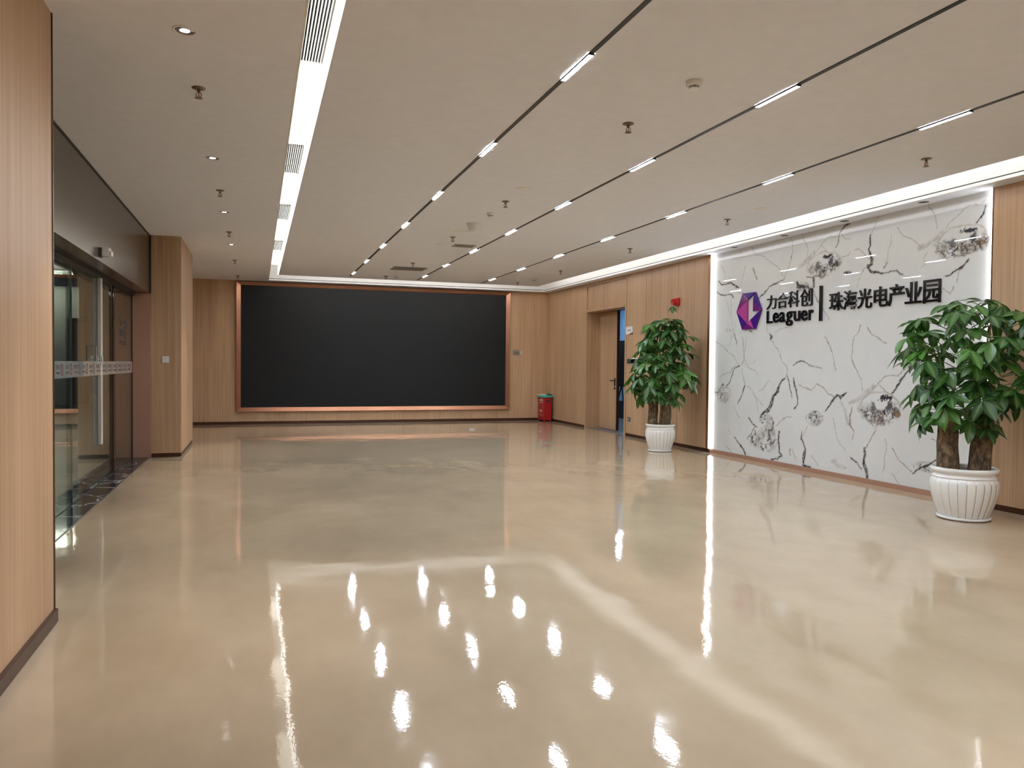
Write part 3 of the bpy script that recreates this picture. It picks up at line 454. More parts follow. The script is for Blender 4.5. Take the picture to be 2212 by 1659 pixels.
struct('baseboard_column', BX(-1.40, -1.022, 11.757, 13.755, 0, 0.053), M['bronze_base'], 'dark metal skirting of the wood clad column')
struct('wall_left_far', BX(-1.75, -1.55, 11.8, 17.6, 0, 3.104), M['wood'], 'wall return behind the wood clad column')
struct('trim_5', BX(-1.86, -1.42, 4.30, 11.74, -0.06, 0.002), M['black_marble'], 'black marble sill strip of the glass entrance')
struct('trim_6', BX(-1.43, -1.417, 4.46, 11.75, -0.02, 0.0035), M['steel'], 'thin metal edge between sill and floor')
struct('trim_7', BX(6.735, 7.10, 13.35, 15.168, -0.05, 0.002), M['stone_grey'], 'grey stone sill of the wood door')
# behind the viewpoint and outside
struct('wall_rear', BX(-1.9, 7.2, YB-0.2, YB, 0, 3.5), M['wood'], 'wall behind the viewpoint')
struct('floor_outside', BX(-14, -1.86, -6, 34, -0.14, -0.01), M['night_floor'], 'dark paving outside the glass entrance')
mb = MB(); mb.box(-7.4, -5.40, 26, 26.3, 0, 3.55); mb.box(-5.40, -5.08, 26, 26.3, 2.62, 3.55)
struct('wall_outside', mb, M['pale_wall'], 'pale wall across the forecourt seen through the glass')
struct('wall_outside_recess', BX(-5.5, -4.9, 26.4, 26.5, 0, 2.7), M['navy'], 'dark doorway in the pale wall outside')
la = bpy.data.lights.new('forecourt_lamp', 'AREA'); la.energy = 55; la.shape = 'RECTANGLE'; la.size = 2.2; la.size_y = 0.2; la.color = (1, 0.95, 0.85)
lo = bpy.data.objects.new('forecourt_lamp', la); COL.objects.link(lo); lo.location = (-6.2, 25.4, 3.9); lo.rotation_euler = (math.radians(-25), 0, 0)
# room behind the half-open wood door
struct('floor_side_room', BX(7.12, 12, 11.5, 21, -0.1, 0), M['stone_grey'], 'floor of the room behind the wood door')
struct('ceiling_side_room', BX(7.12, 12, 11.5, 21, 3.0, 3.1), M['white'], 'ceiling of the room behind the wood door')
mb = MB(); mb.box(8.9, 9.0, 13.0, 21, 0.45, 3.0)
M['blue_wall'] = plain('blue_wall', (0.20, 0.38, 0.62), 0.8)
struct('wall_side_room', mb, M['blue_wall'], 'blue wall of the room behind the wood door')
struct('baseboard_side_room', BX(8.88, 9.0, 13.0, 21, 0, 0.45), M['navy'], 'dark lower wall in the side room')
mb = MB(); mb.box(7.12, 12, 20.9, 21, 0, 3.0); mb.box(7.12, 12, 11.4, 11.5, 0, 3.0)
struct('wall_side_room_ends', mb, M['white'], 'end walls of the room behind the wood door')
la = bpy.data.lights.new('side_room_lamp', 'AREA'); la.energy = 38; la.size = 1.2; la.color = (0.72, 0.86, 1.0)
lo = bpy.data.objects.new('side_room_lamp', la); COL.objects.link(lo); lo.location = (8.1, 16.6, 2.95)
# ================================================================ DOORS
# ---- glass entrance (door_1): bronze fascia, jamb plate, four panes in one plane
d1 = empty('door_1', (-1.64, 8.1, 0), 'wide sliding glass entrance under a dark bronze fascia', None, None, 'structure')
fs = ch(BX(-1.75, -1.42, 4.461, 11.748, 2.292, 3.098), 'fascia', M['bronze'], d1, bevel=0.003)
ch(BX(-1.427, -1.412, 4.461, 11.748, 3.088, 3.103), 'top_trim', M['black'], d1)
mb = MB(); mb.box(-1.70, -1.60, 4.461, 11.70, 2.255, 2.295)
ch(mb, 'head_rail', M['black'], d1)
ch(BX(-1.92, -1.403, 11.70, 11.749, 0.003, 2.29), 'jamb_plate', M['copper_dark'], d1, bevel=0.002)
ch(BX(-1.652, -1.630, 11.68, 11.70, 0.003, 2.26), 'jamb_channel', M['bronze_base'], d1)
ch(BX(-1.649, -1.631, 4.461, 11.70, -0.01, 0.004), 'floor_groove', M['black'], d1)
panes = []
for y0, y1, x in ((4.47, 6.28, -1.645), (6.28, 8.09, -1.645), (8.02, 10.34, -1.672), (10.30, 11.69, -1.645)):
    p = ch(BX(x-0.006, x+0.006, y0+0.003, y1-0.003, 0.008, 2.27), 'glass_pane', M['glass'], d1); panes.append(p)
mb = MB(); mb.box(-1.658, -1.640, 8.085, 8.092, 0.008, 2.26)
ch(mb, 'pane_edge', M['steel'], d1)
mb = MB(); mb.box(-1.662, -1.650, 10.31, 10.33, 0.008, 2.26)
ch(mb, 'door_stile', M['bronze_base'], d1)
ch(BX(-1.650, -1.639, 10.385, 10.40, 0.008, 2.26), 'door_stile', M['bronze_base'], d1)
ch(BX(-1.665, -1.628, 9.43, 9.52, 0.42, 2.27), 'white_seal', M['white_seal'], d1, bevel=0.004)
note = ch(BX(-1.664, -1.606, 9.418, 9.422, 1.325, 1.402), 'paper_note', M['paper'], d1)
mb = MB()
for k, (u, v, a, b) in enumerate(((0.016, 0.058, 0.018, 0.012), (0.016, 0.036, 0.02, 0.008), (0.018, 0.012, 0.014, 0.014), (0.042, 0.058, 0.008, 0.006), (0.042, 0.036, 0.010, 0.006), (0.042, 0.012, 0.008, 0.010))):
    mb.box(-1.664+u*.85, -1.664+u*.85+a*.85, 9.4165, 9.418, 1.327+v, 1.327+v+b)
ch(mb, 'printed_lines', M['ink'], note)
hd = MB().tube([(-1.664, 9.10, 1.36), (-1.618, 9.10, 1.36), (-1.618, 9.10, 1.50), (-1.664, 9.10, 1.50)], 0.009, 8)
ch(hd, 'pull_handle', M['steel'], d1)
bd = ch(BX(-1.6335, -1.6325, 4.48, 11.68, 1.19, 1.342), 'frosted_band', M['frost'], d1)
# writing facing the street, so it reads mirrored from inside
def glyph_mesh(ch_, depth=0.0, bold=0.02):
    c = bpy.data.curves.new('glyph', 'FONT'); c.body = ch_; c.size = 1; c.extrude = depth; c.offset = bold; c.resolution_u = 3
    o = bpy.data.objects.new('glyph', c); COL.objects.link(o); dg = bpy.context.evaluated_depsgraph_get(); dg.update()
    me = bpy.data.meshes.new_from_object(o.evaluated_get(dg)); COL.objects.unlink(o); bpy.data.objects.remove(o); bpy.data.curves.remove(c)
    return me
def fit(me, O, ux, uy, un, w, h, depth):
    """lay a glyph mesh into a w x h box whose lower-left corner is O, along ux / uy, thickness along un"""
    n = len(me.vertices); co = np.empty(n*3, np.float32); me.vertices.foreach_get('co', co); co = co.reshape(-1, 3)
    lo, hi = co.min(0), co.max(0); s = np.where(hi-lo > 1e-6, hi-lo, 1); t = (co-lo)/s
    P = np.array(O)+t[:, :1]*w*np.array(ux)+t[:, 1:2]*h*np.array(uy)+t[:, 2:]*depth*np.array(un)
    me.vertices.foreach_set('co', P.astype(np.float32).ravel()); me.update(); return me
XG = -1.6320
txt1 = glyph_mesh('力合科创', 0.0, 0.008); txt2 = glyph_mesh('Leaguer', 0.0, 0.012)
fit(txt1, (0, 0, 0), (0, -1, 0), (0, 0, 1), (1, 0, 0), 0.17, 0.042, 0); fit(txt2, (0, 0, 0), (0, -1, 0), (0, 0, 1), (1, 0, 0), 0.17, 0.034, 0)
M['film_ink'] = plain('film_print', (0.06, 0.055, 0.06), 0.6); M['film_red'] = plain('film_purple', (0.20, 0.02, 0.10), 0.5)
txt1.materials.append(M['film_ink']); txt2.materials.append(M['film_ink'])
def ring_mesh():
    mb = MB(); out = [(-0.040, 0.033), (0.0, 0.068), (0.040, 0.033), (0.040, -0.033), (0.0, -0.068), (-0.040, -0.033)]
    out = [(-0.022, 0.052), (0.022, 0.052), (0.042, 0), (0.022, -0.052), (-0.022, -0.052), (-0.042, 0)]
    a = [(0, y, z) for y, z in out]; b = [(0, y*0.6, z*0.72) for y, z in out]
    mb.add(a+b, [(i, (i+1) % 6, 6+(i+1) % 6, 6+i) for i in range(6)]); return mb.mesh('band_ring', M['film_red'])
ring = ring_mesh(); mk = Matrix.Translation(-Vector(d1.location))
for k in range(-8, 12):
    y = 7.663+0.349*k
    if y < 4.6 or y > 11.6: continue
    for me, nm, dy, z in ((txt1, 'band_lettering', -0.055, 1.268), (txt2, 'band_lettering', -0.055, 1.222), (ring, 'band_emblem', 0, 1.266)):
        o = link(nm, me, bd); o.location = Vector((XG, y+dy, z))-wloc(bd)
# door lettering on the last pane, too small to read: its strokes as they show
def strokes(y0, z0, w, h, segs):
    mb = MB()
    for a, b, c, d in segs:
        mb.box(-1.6388, -1.6378, y0+a*w, y0+c*w, z0+b*h, z0+d*h)
    return mb
A = [(0, 0.1, .12, 1), (0, .85, 1, 1), (.3, 0, .42, .75), (.3, .62, .8, .75), (.7, .05, .82, .75), (.3, .34, .8, .44), (.5, .1, .58, .7)]
Bq = [(0, .6, .55, .75), (.2, 0, .34, .9), (0, 0, .3, .12), (.85, 0, 1, .8), (.5, 0, 1, .15), (.5, .5, .62, .7), (.4, .7, .7, .95)]
Cq = [(0, 0, .12, 1), (0, .86, .9, 1), (.25, .1, .9, .22), (.25, .3, .9, .42), (.25, .52, .9, .62), (.5, .1, .6, .8), (.85, .1, .95, .8)]
Dq = [(.1, .85, .9, 1), (0, .6, .3, .72), (.6, .6, 1, .72), (.2, .3, .9, .45), (.35, .1, .5, .8), (0, 0, .35, .14), (.6, 0, 1, .14), (.1, .15, .2, .5)]
for segs, y0, z0, w_, h_ in ((A, 10.70, 1.79, .25, .115), (Bq, 11.0, 1.77, .24, .115), (Cq, 10.70, 1.655, .30, .11), (Dq, 11.06, 1.635, .18, .12),
                            (Cq, 10.70, 1.555, .10, .06), (Dq, 10.84, 1.555, .10, .06), (Bq, 10.99, 1.55, .08, .06), (Cq, 11.12, 1.55, .11, .06)):
    ch(strokes(y0, z0, w_, h_, segs), 'door_lettering', M['ink'], panes[3])
# ---- wood door in the right wall (door_2), set back in its casing
d2 = empty('door_2', (7.07, 14.75, 0), 'brown wood veneer door set back in the right wall', None, None, 'structure')
lf = ch(BX(7.055, 7.098, 14.335, 15.165, 0.012, 2.488), 'door_leaf', M['wood'], d2, bevel=0.002)
ch(BX(7.05, 7.10, 14.300, 14.333, 0.012, 2.488), 'meeting_edge', M['bronze_base'], d2)
ch(BX(7.04, 7.12, 13.352, 15.168, 2.488, 2.497), 'head_frame', M['black'], d2)
mb = MB(); mb.box(7.046, 7.055, 14.385, 14.43, 0.93, 1.09); mb.box(7.005, 7.046, 14.400, 14.415, 1.035, 1.05); mb.box(7.000, 7.012, 14.400, 14.54, 1.030, 1.052)
mb.lathe([(0.016, 0), (0.016, 0.03)], 12, (7.05, 14.407, 0.87)); mb.box(7.045, 7.055, 14.388, 14.427, 0.855, 0.91)
ch(mb, 'door_handle', M['black'], lf)
# ================================================================ THINGS ON THE WALLS
# ---- big black screen in its copper frame
t = empty('video_wall', (2.67, YE, 0.28), 'huge black screen in a bevelled copper frame on the far wall', 'screen')
ch(BX(-0.336, 5.671, 17.512, 17.54, 0.363, 3.012), 'display', M['screen'], t)
OUT = (-0.42, 5.757, 0.282, 3.074); INN = (-0.333, 5.668, 0.366, 3.009); yo, yi, yb = 17.455, 17.508, 17.545
oc = [(OUT[0], OUT[2]), (OUT[1], OUT[2]), (OUT[1], OUT[3]), (OUT[0], OUT[3])]; ic = [(INN[0], INN[2]), (INN[1], INN[2]), (INN[1], INN[3]), (INN[0], INN[3])]
for k, lb in enumerate(('frame_sill', 'frame_stile', 'frame_head', 'frame_stile')):
    a, b = oc[k], oc[(k+1) % 4]; c, d = ic[(k+1) % 4], ic[k]
    vs = [(a[0], yo, a[1]), (b[0], yo, b[1]), (c[0], yi, c[1]), (d[0], yi, d[1]), (a[0], yb, a[1]), (b[0], yb, b[1]), (c[0], yb, c[1]), (d[0], yb, d[1])]
    ch(MB().add(vs, [(0, 1, 2, 3), (7, 6, 5, 4), (0, 4, 5, 1), (1, 5, 6, 2), (2, 6, 7, 3), (3, 7, 4, 0)]), lb, M['copper'], t)
# ---- company sign on the marble
t = empty('wall_sign', (6.79, 7.98, 1.9), 'purple faceted emblem and raised black lettering on the white marble wall', 'sign')
ux, uy, un = (0, -1, 0), (0, 0, 1), (-1, 0, 0)
em = ch(MB().add([(6.789, 9.62, 2.428), (6.789, 9.329, 2.425), (6.789, 9.33, 2.424)], []), 'emblem', M['mauve'], t)
hx = [(9.62, 2.428), (9.329, 2.425), (9.183, 2.165), (9.319, 1.899), (9.617, 1.898), (9.762, 2.168)]
TL, BL, BR, BM, TR, TP, LB, BP, BQ = (9.516, 2.31), (9.509, 1.989), (9.186, 2.162), (9.365, 2.151), (9.365, 2.296), (9.342, 2.419), (9.484, 2.335), (9.42, 2.035), (9.337, 1.902)
FC = [('indigo', [hx[0], hx[1], LB]), ('mauve', [hx[0], LB, TL]), ('purple', [hx[0], TL, hx[5]]), ('magenta', [hx[5], TL, BL]), ('indigo', [hx[5], BL, hx[4]]),
      ('purple', [hx[4], BL, BP, BQ]), ('pink', [BL, BP, BQ]), ('indigo', [BP, BR, hx[3], BQ]), ('indigo', [TP, hx[1], hx[2], TR]), ('pink', [TR, hx[2], BR]), ('purple', [TR, BR, BM]), ]
FC[5] = ('purple', [hx[4], BL, BQ]); FC[6] = ('pink', [BL, BP, BQ])
bpy.data.objects.remove(em)
first = True
for k, (c, P) in enumerate(FC):
    n = len(P); A = [(6.756, y, z) for y, z in P]; B = [(6.79, y, z) for y, z in P]
    mb = MB().add(A+B, [tuple(range(n)), tuple(range(2*n-1, n-1, -1))]+[(i, n+i, n+(i+1) % n, (i+1) % n) for i in range(n)])
    ch(mb, 'emblem_facet', M[c], t)
BX4 = [('力', 9.077, 8.872, 2.155, 2.350), ('合', 8.852, 8.635, 2.157, 2.365), ('科', 8.625, 8.405, 2.153, 2.372), ('创', 8.379, 8.150, 2.150, 2.375),
       ('珠', 7.837, 7.605, 2.058, 2.286), ('海', 7.597, 7.385, 2.057, 2.288), ('光', 7.365, 7.142, 2.055, 2.286), ('电', 7.111, 6.902, 2.058, 2.290),
       ('产', 6.897, 6.675, 2.052, 2.295), ('业', 6.661, 6.438, 2.062, 2.298), ('园', 6.417, 6.200, 2.048, 2.296),
       ('L', 9.070, 8.945, 1.964, 2.137), ('e', 8.938, 8.812, 1.964, 2.106), ('a', 8.795, 8.680, 1.964, 2.105), ('g', 8.661, 8.525, 1.908, 2.103), ('u', 8.500, 8.378, 1.963, 2.100), ('e', 8.360, 8.238, 1.962, 2.101), ('r', 8.212, 8.125, 1.963, 2.100)]
for c, ya, yb_, za, zb in BX4:
    latin = ord(c) < 128
    me = glyph_mesh(c, 0.05, 0.014 if latin else (0.002 if ya > 8 else 0.007))
    fit(me, (6.79, ya, za), ux, uy, un, ya-yb_, zb-za, 0.020); me.materials.clear(); me.materials.append(M['letter'])
    me.name = 'letter'; chm(me, 'letter' if latin else 'character', t)
ch(BX(6.754, 6.79, 7.968, 7.996, 1.942, 2.388), 'divider_bar', M['letter'], t)
# ---- switches, plates, sign, alarm
t = empty('wall_switch', (-1.22, 11.75, 1.327), 'white wall switch on the wood clad column', 'switch')
ch(BX(-1.264, -1.176, 11.740, 11.75, 1.327, 1.417), 'face_plate', M['gloss_white'], t, bevel=0.003)
mb = MB(); mb.box(-1.248, -1.192, 11.737, 11.741, 1.345, 1.392); mb.box(-1.248, -1.192, 11.737, 11.741, 1.398, 1.408)
ch(mb, 'rocker', M['gloss_white'], t, bevel=0.001)
ch(BX(-1.246, -1.194, 11.7385, 11.7405, 1.3935, 1.3970), 'rocker_gap', M['grey_plate'], t)
t = empty('control_panel', (5.93, YE, 1.58), 'grey control panel to the right of the copper frame', 'control panel')
ch(BX(5.855, 6.000, 17.500, YE, 1.583, 1.700), 'housing', M['grey_plate'], t, bevel=0.004)
ch(BX(5.885, 5.975, 17.497, 17.502, 1.60, 1.665), 'display', M['steel'], t, bevel=0.002)
t = empty('wall_switch', (6.06, YE, 1.587), 'beige wall switch beside the grey control panel', 'switch')
ch(BX(6.024, 6.102, 17.510, YE, 1.588, 1.674), 'face_plate', M['beige_plate'], t, bevel=0.003)
ch(BX(6.040, 6.086, 17.506, 17.511, 1.602, 1.660), 'rocker', M['beige_plate'], t, bevel=0.002)
t = empty('room_sign', (XR, 13.16, 1.95), 'white room name plate with a maroon lower corner beside the wood door', 'sign')
def yzplate(P, x0, x1):
    n = len(P); A = [(x0, y, z) for y, z in P]; B = [(x1, y, z) for y, z in P]
    return MB().add(A+B, [tuple(range(n)), tuple(range(2*n-1, n-1, -1))]+[(i, n+i, n+(i+1) % n, (i+1) % n) for i in range(n)])
ch(yzplate([(13.295, 2.10), (13.03, 2.10), (13.03, 1.985), (13.19, 1.952), (13.295, 1.952)], 6.728, XR), 'plate', M['gloss_white'], t)
ch(yzplate([(13.19, 1.952), (13.03, 1.985), (13.03, 1.952)], 6.729, XR), 'corner', M['dark_red'], t)
for rects in (((13.215, 13.200, 2.010, 2.045), (13.223, 13.195, 2.028, 2.036)), ((13.182, 13.150, 2.010, 2.018), (13.172, 13.165, 2.012, 2.045), (13.166, 13.150, 2.036, 2.045)),
              ((13.135, 13.095, 2.040, 2.046), (13.132, 13.122, 2.010, 2.046), (13.108, 13.098, 2.010, 2.046), (13.132, 13.098, 2.010, 2.016), (13.132, 13.098, 2.024, 2.030)), ((13.275, 13.245, 2.075, 2.082),)):
    mb = MB()
    for ya, yb_, za, zb in rects: mb.box(6.7272, 6.7282, yb_, ya, za, zb)
    ch(mb, 'character', M['ink'], t)
t = empty('wall_screen', (XR, 12.9, 1.38), 'narrow black display panel half hidden by the far potted tree', 'display')
ch(BX(6.722, XR, 12.60, 13.08, 1.385, 1.492), 'housing', M['cream'], t, bevel=0.002)
ch(BX(6.719, 6.724, 12.615, 13.075, 1.396, 1.481), 'display', M['letter'], t)
ch(BX(6.722, XR, 13.08, 13.22, 1.392, 1.484), 'side_plate', M['charcoal'], t, bevel=0.002)
t = empty('floor_socket', (XR, 13.13, 0.285), 'small charcoal socket low on the wood wall beside the door', 'socket')
ch(BX(6.731, XR, 13.085, 13.185, 0.288, 0.372), 'face_plate', M['charcoal'], t, bevel=0.003)
ch(BX(6.7295, 6.732, 13.10, 13.17, 0.302, 0.358), 'socket_insert', M['grey_plate'], t, bevel=0.001)
t = empty('fire_alarm', (XR, 11.40, 2.44), 'red alarm sounder high on the wood wall above the far potted tree', 'alarm')
mb = MB().box(6.685, XR, 11.335, 11.465, 2.372, 2.505)
ch(mb, 'housing', M['alarm_red'], t, bevel=0.015)
prof = [(0.058, 0.0), (0.058, 0.02), (0.052, 0.05), (0.052, 0.062), (0.038, 0.062), (0.034, 0.045), (0.001, 0.045)]
me = MB().lathe(prof, 28, cap=False).mesh('horn', M['alarm_red'], True)
o = link('horn', me, t); o.location = Vector((6.69, 11.405, 2.435))-wloc(t); o.rotation_euler = (0, -math.pi/2, 0)
t = empty('door_sensor', (-1.42, 8.2, 2.34), 'small white motion sensor on the dark bronze fascia', 'sensor')
ch(BX(-1.42, -1.405, 8.17, 8.26, 2.335, 2.425), 'mount', M['charcoal'], t)
mb = MB().box(-1.405, -1.335, 8.165, 8.265, 2.345, 2.428); mb.box(-1.335, -1.318, 8.165, 8.265, 2.345, 2.400)
ch(mb, 'housing', M['gloss_white'], t, bevel=0.010)
# ---- red box in the far corner
t = empty('extinguisher_box', (6.58, 17.24, 0), 'red metal fire extinguisher box with a turquoise rim in the far corner', 'box')
mb = MB(); mb.box(6.490, 6.675, 17.035, 17.455, 0.030, 0.575)
for x in (6.492, 6.653):
    for y in (17.037, 17.433): mb.box(x, x+0.02, y, y+0.02, 0, 0.032)
ch(mb, 'body', M['red'], t, bevel=0.004)
ch(BX(6.466, 6.699, 17.008, 17.482, 0.575, 0.628), 'rim', M['teal'], t, bevel=0.012)
ch(BX(6.480, 6.640, 17.10, 17.465, 0.628, 0.640), 'lid', M['cream'], t, bevel=0.004)
mb = MB(); mb.box(6.60, 6.69, 17.03, 17.12, 0.628, 0.650); mb.tube([(6.55, 17.04, 0.640), (6.60, 17.03, 0.655), (6.66, 17.05, 0.640)], 0.012, 6)
ch(mb, 'latch', M['navy'], t)
ch(BX(6.54, 6.645, 17.0335, 17.0355, 0.47, 0.508), 'grip_slot', M['navy'], t)
ch(BX(6.488, 6.491, 17.12, 17.37, 0.305, 0.309), 'panel_joint', M['dark_red'], t)
for txt, y0, z0, w_, h_ in (('灭', 17.35, 0.485, 0.050, 0.048), ('火', 17.293, 0.485, 0.050, 0.048), ('器', 17.237, 0.485, 0.050, 0.048), ('箱', 17.18, 0.485, 0.050, 0.048), ('1', 17.33, 0.225, 0.03, 0.050), ('1', 17.275, 0.225, 0.03, 0.050), ('9', 17.225, 0.225, 0.055, 0.050)):
    me = glyph_mesh(txt, 0.01, 0.01); fit(me, (6.4905, y0, z0), ux, uy, un, w_, h_, 0.0015); me.materials.append(M['cream'])
    chm(me, 'lettering', t)
ch(BX(6.4885, 6.4905, 17.13, 17.35, 0.447, 0.457), 'text_line', M['cream'], t)
ch(BX(6.4885, 6.4905, 17.09, 17.37, 0.150, 0.156), 'text_line', M['cream'], t)
t = empty('floor_socket_box', (4.19, 15.2, 0), 'thin bright metal plate of a floor socket near the screen', 'socket')
ch(BX(4.06, 4.34, 15.12, 15.28, 0.0, 0.004), 'cover_plate', M['steel'], t, bevel=0.001)
ch(BX(4.15, 4.25, 15.17, 15.23, 0.004, 0.018), 'flap', M['gloss_white'], t, bevel=0.002)
# ---- folded stand seen through the door gap
t = empty('folding_stand', (8.25, 16.6, 0), 'black folded stand glimpsed through the half open wood door', 'stand')
mb = MB(); mb.box(8.22, 8.30, 16.32, 16.60, 0.85, 1.95)
ch(mb, 'board', M['black'], t, bevel=0.005)
ch(MB().tube([(8.22, 16.62, 1.88), (8.20, 16.71, 1.87), (8.20, 16.71, 1.70), (8.22, 16.62, 1.69)], 0.010, 6), 'grip', M['black'], t)
for y1_ in (16.85, 16.15):
    ch(MB().tube([(8.26, 16.5, 0.9), (8.2, y1_, 0.0)], 0.018, 6), 'leg', M['black'], t)

# ================================================================ THINGS ON THE CEILING
YL = [4.19+1.816*k for k in range(7)]
side = ['left', 'middle', 'right']
XT = [1.7765, 3.1768, 4.5825]
def light_parts(x, y):
    pass
for s in range(3):
    x = XT[s]
    tr = empty('light_track', (x, 5, H), 'black track line set into the ceiling, the %s one of three' % side[s], 'track', 'light tracks')
    ch(BX(x-0.014, x+0.014, YB+0.3, (15.70, 15.86, 15.90)[s], H-0.005, H-0.0005), 'channel', M['black'], tr)
    ch(BX(x-0.016, x+0.016, (15.70, 15.86, 15.90)[s], (15.70, 15.86, 15.90)[s]+0.03, H-0.007, H-0.0005), 'end_cap', M['gloss_white'], tr)
base = None
def track_light(x, y, label, group):
    global base
    if base is None:
        base = empty('track_light', (x, y, H-0.005), label, 'light', group)
        mb = MB(); z0, z1 = H-0.0145, H-0.005
        mb.box(x-0.0175, x-0.0145, y-0.212, y+0.212, z0, z1); mb.box(x+0.0145, x+0.0175, y-0.212, y+0.212, z0, z1)
        mb.box(x-0.0145, x+0.0145, y-0.212, y-0.208, z0, z1); mb.box(x-0.0145, x+0.0145, y+0.208, y+0.212, z0, z1)
        ch(mb, 'body', M['black'], base)
        ch(BX(x-0.0145, x+0.0145, y-0.208, y+0.208, H-0.0115, H-0.006), 'diffuser', M['led_track'], base)
        return base
    return dup(base, (x, y, H-0.005), label, group)
for s in range(3):
    for k, y in enumerate(YL):
        lab = ['nearest lit bar on the %s ceiling track', 'second lit bar from the near end of the %s ceiling track', 'third lit bar from the near end of the %s ceiling track', 'fourth, halfway lit bar on the %s ceiling track', 'third lit bar from the screen end of the %s ceiling track', 'second lit bar from the screen end of the %s ceiling track', 'farthest lit bar on the %s ceiling track, next to the screen'][k] % side[s]
        track_light(XT[s], y, lab, 'lit bars on the ceiling tracks')
for s in range(3):
    for k in range(1, 4):
        track_light(XT[s], YL[0]-1.816*k, 'lit bar on the %s ceiling track, %s one behind the viewer' % (side[s], ('first', 'second', 'third')[k-1]), 'lit bars behind the viewpoint')
# downlights on the entrance side (lit)
def downlight(x, y, label, lit, first=[None, None], group='lit round downlights'):
    i = 0 if lit else 1
    if first[i] is not None: return dup(first[i], (x, y, H), label)
    r = empty('downlight', (x, y, H), label, 'light', group); first[i] = r
    R = 0.062 if lit else 0.060
    o = link('trim_ring', MB().lathe([(R, 0), (R, -0.004), (R*0.86, -0.005), (R*0.84, 0.0)], 32, cap=False).mesh('trim_ring', M['white'], True), r)
    if lit:
        o = link('reflector', MB().lathe([(R*0.84, -0.0008), (R*0.80, -0.0028), (R*0.45, -0.0012), (R*0.42, -0.003)], 24, cap=False).mesh('reflector', M['chrome'], True), r)
        o = link('lamp', MB().lathe([(R*0.80, -0.0005), (R*0.78, -0.0009)], 24).mesh('lamp', M['led_down'], True), r)
    else:
        o = link('reflector', MB().lathe([(R*0.88, -0.0005), (R*0.87, -0.0045), (R*0.5, -0.0048)], 24).mesh('reflector', M['black']), r)
    return r
for k, y in enumerate((4.445, 7.117, 9.621, 12.226)):
    downlight(-0.366, y, ('nearest lit round downlight on the entrance side', 'second lit round downlight on the entrance side', 'third lit round downlight on the entrance side', 'farthest lit round downlight on the entrance side')[k], True)
    sp = bpy.data.lights.new('downlight_beam', 'SPOT'); sp.energy = W_DOWN; sp.spot_size = math.radians(64); sp.spot_blend = 0.9; sp.shadow_soft_size = 0.04; sp.color = (1, 0.96, 0.9)
    so = bpy.data.objects.new('downlight_beam', sp); COL.objects.link(so); so.location = (-0.366, y, H-0.02)
for k, y in enumerate((9.664, 8.543, 7.447, 6.308)):
    downlight(6.637, y, ('farthest dark round downlight above the marble', 'second dark round downlight above the marble, over the emblem', 'third dark round downlight above the marble, over the black lettering', 'nearest dark round downlight above the marble')[k], False, group='unlit round downlights')
# sprinklers
spr = None
def sprinkler(x, y, label, group):
    global spr
    if spr is not None: return dup(spr, (x, y, H), label, group)
    spr = empty('sprinkler_head', (x, y, H), label, 'sprinkler', group)
    o = link('escutcheon', MB().lathe([(0.040, 0), (0.042, -0.004), (0.030, -0.009), (0.012, -0.010)], 24).mesh('escutcheon', M['brass'], True), spr)
    mb = MB().lathe([(0.010, -0.008), (0.010, -0.030)], 10)
    for a in (0, math.pi):
        mb.tube([(0.010*math.cos(a), 0.010*math.sin(a), -0.028), (0.018*math.cos(a), 0.018*math.sin(a), -0.040), (0.012*math.cos(a), 0.012*math.sin(a), -0.055), (0.002*math.cos(a), 0, -0.062)], 0.0032, 6)
    link('yoke', mb.mesh('yoke', M['brass']), spr)
    mb = MB(); mb.lathe([(0.006, -0.060), (0.024, -0.063), (0.024, -0.066), (0.004, -0.067)], 16)
    link('deflector', mb.mesh('deflector', M['brass'], False), spr)
    link('bulb', MB().tube([(0, 0, -0.030), (0, 0, -0.058)], 0.003, 6).mesh('bulb', M['alarm_red']), spr)
    return spr
for k, (x, y) in enumerate(((-0.358, 5.342), (-0.361, 8.424), (-0.360, 11.064), (-0.367, 14.085), (-0.375, 16.541))):
    sprinkler(x, y, ('nearest', 'second', 'third', 'fourth', 'farthest')[k]+' brass sprinkler head on the entrance side ceiling', 'sprinklers on the entrance side')
for k, (x, y) in enumerate(((2.548, 5.042), (2.531, 7.876), (2.561, 10.334), (2.573, 13.24), (2.45, 15.45))):
    sprinkler(x, y, ('nearest', 'second', 'third', 'fourth', 'farthest')[k]+' sprinkler head between left and middle tracks', 'sprinklers between the tracks')
for k, (x, y) in enumerate(((5.30, 5.02), (5.306, 7.881), (5.29, 10.354), (5.351, 13.264), (5.262, 15.48))):
    sprinkler(x, y, ('nearest', 'second', 'third', 'fourth', 'farthest')[k]+' sprinkler head between right track and marble wall', 'sprinklers on the marble side')
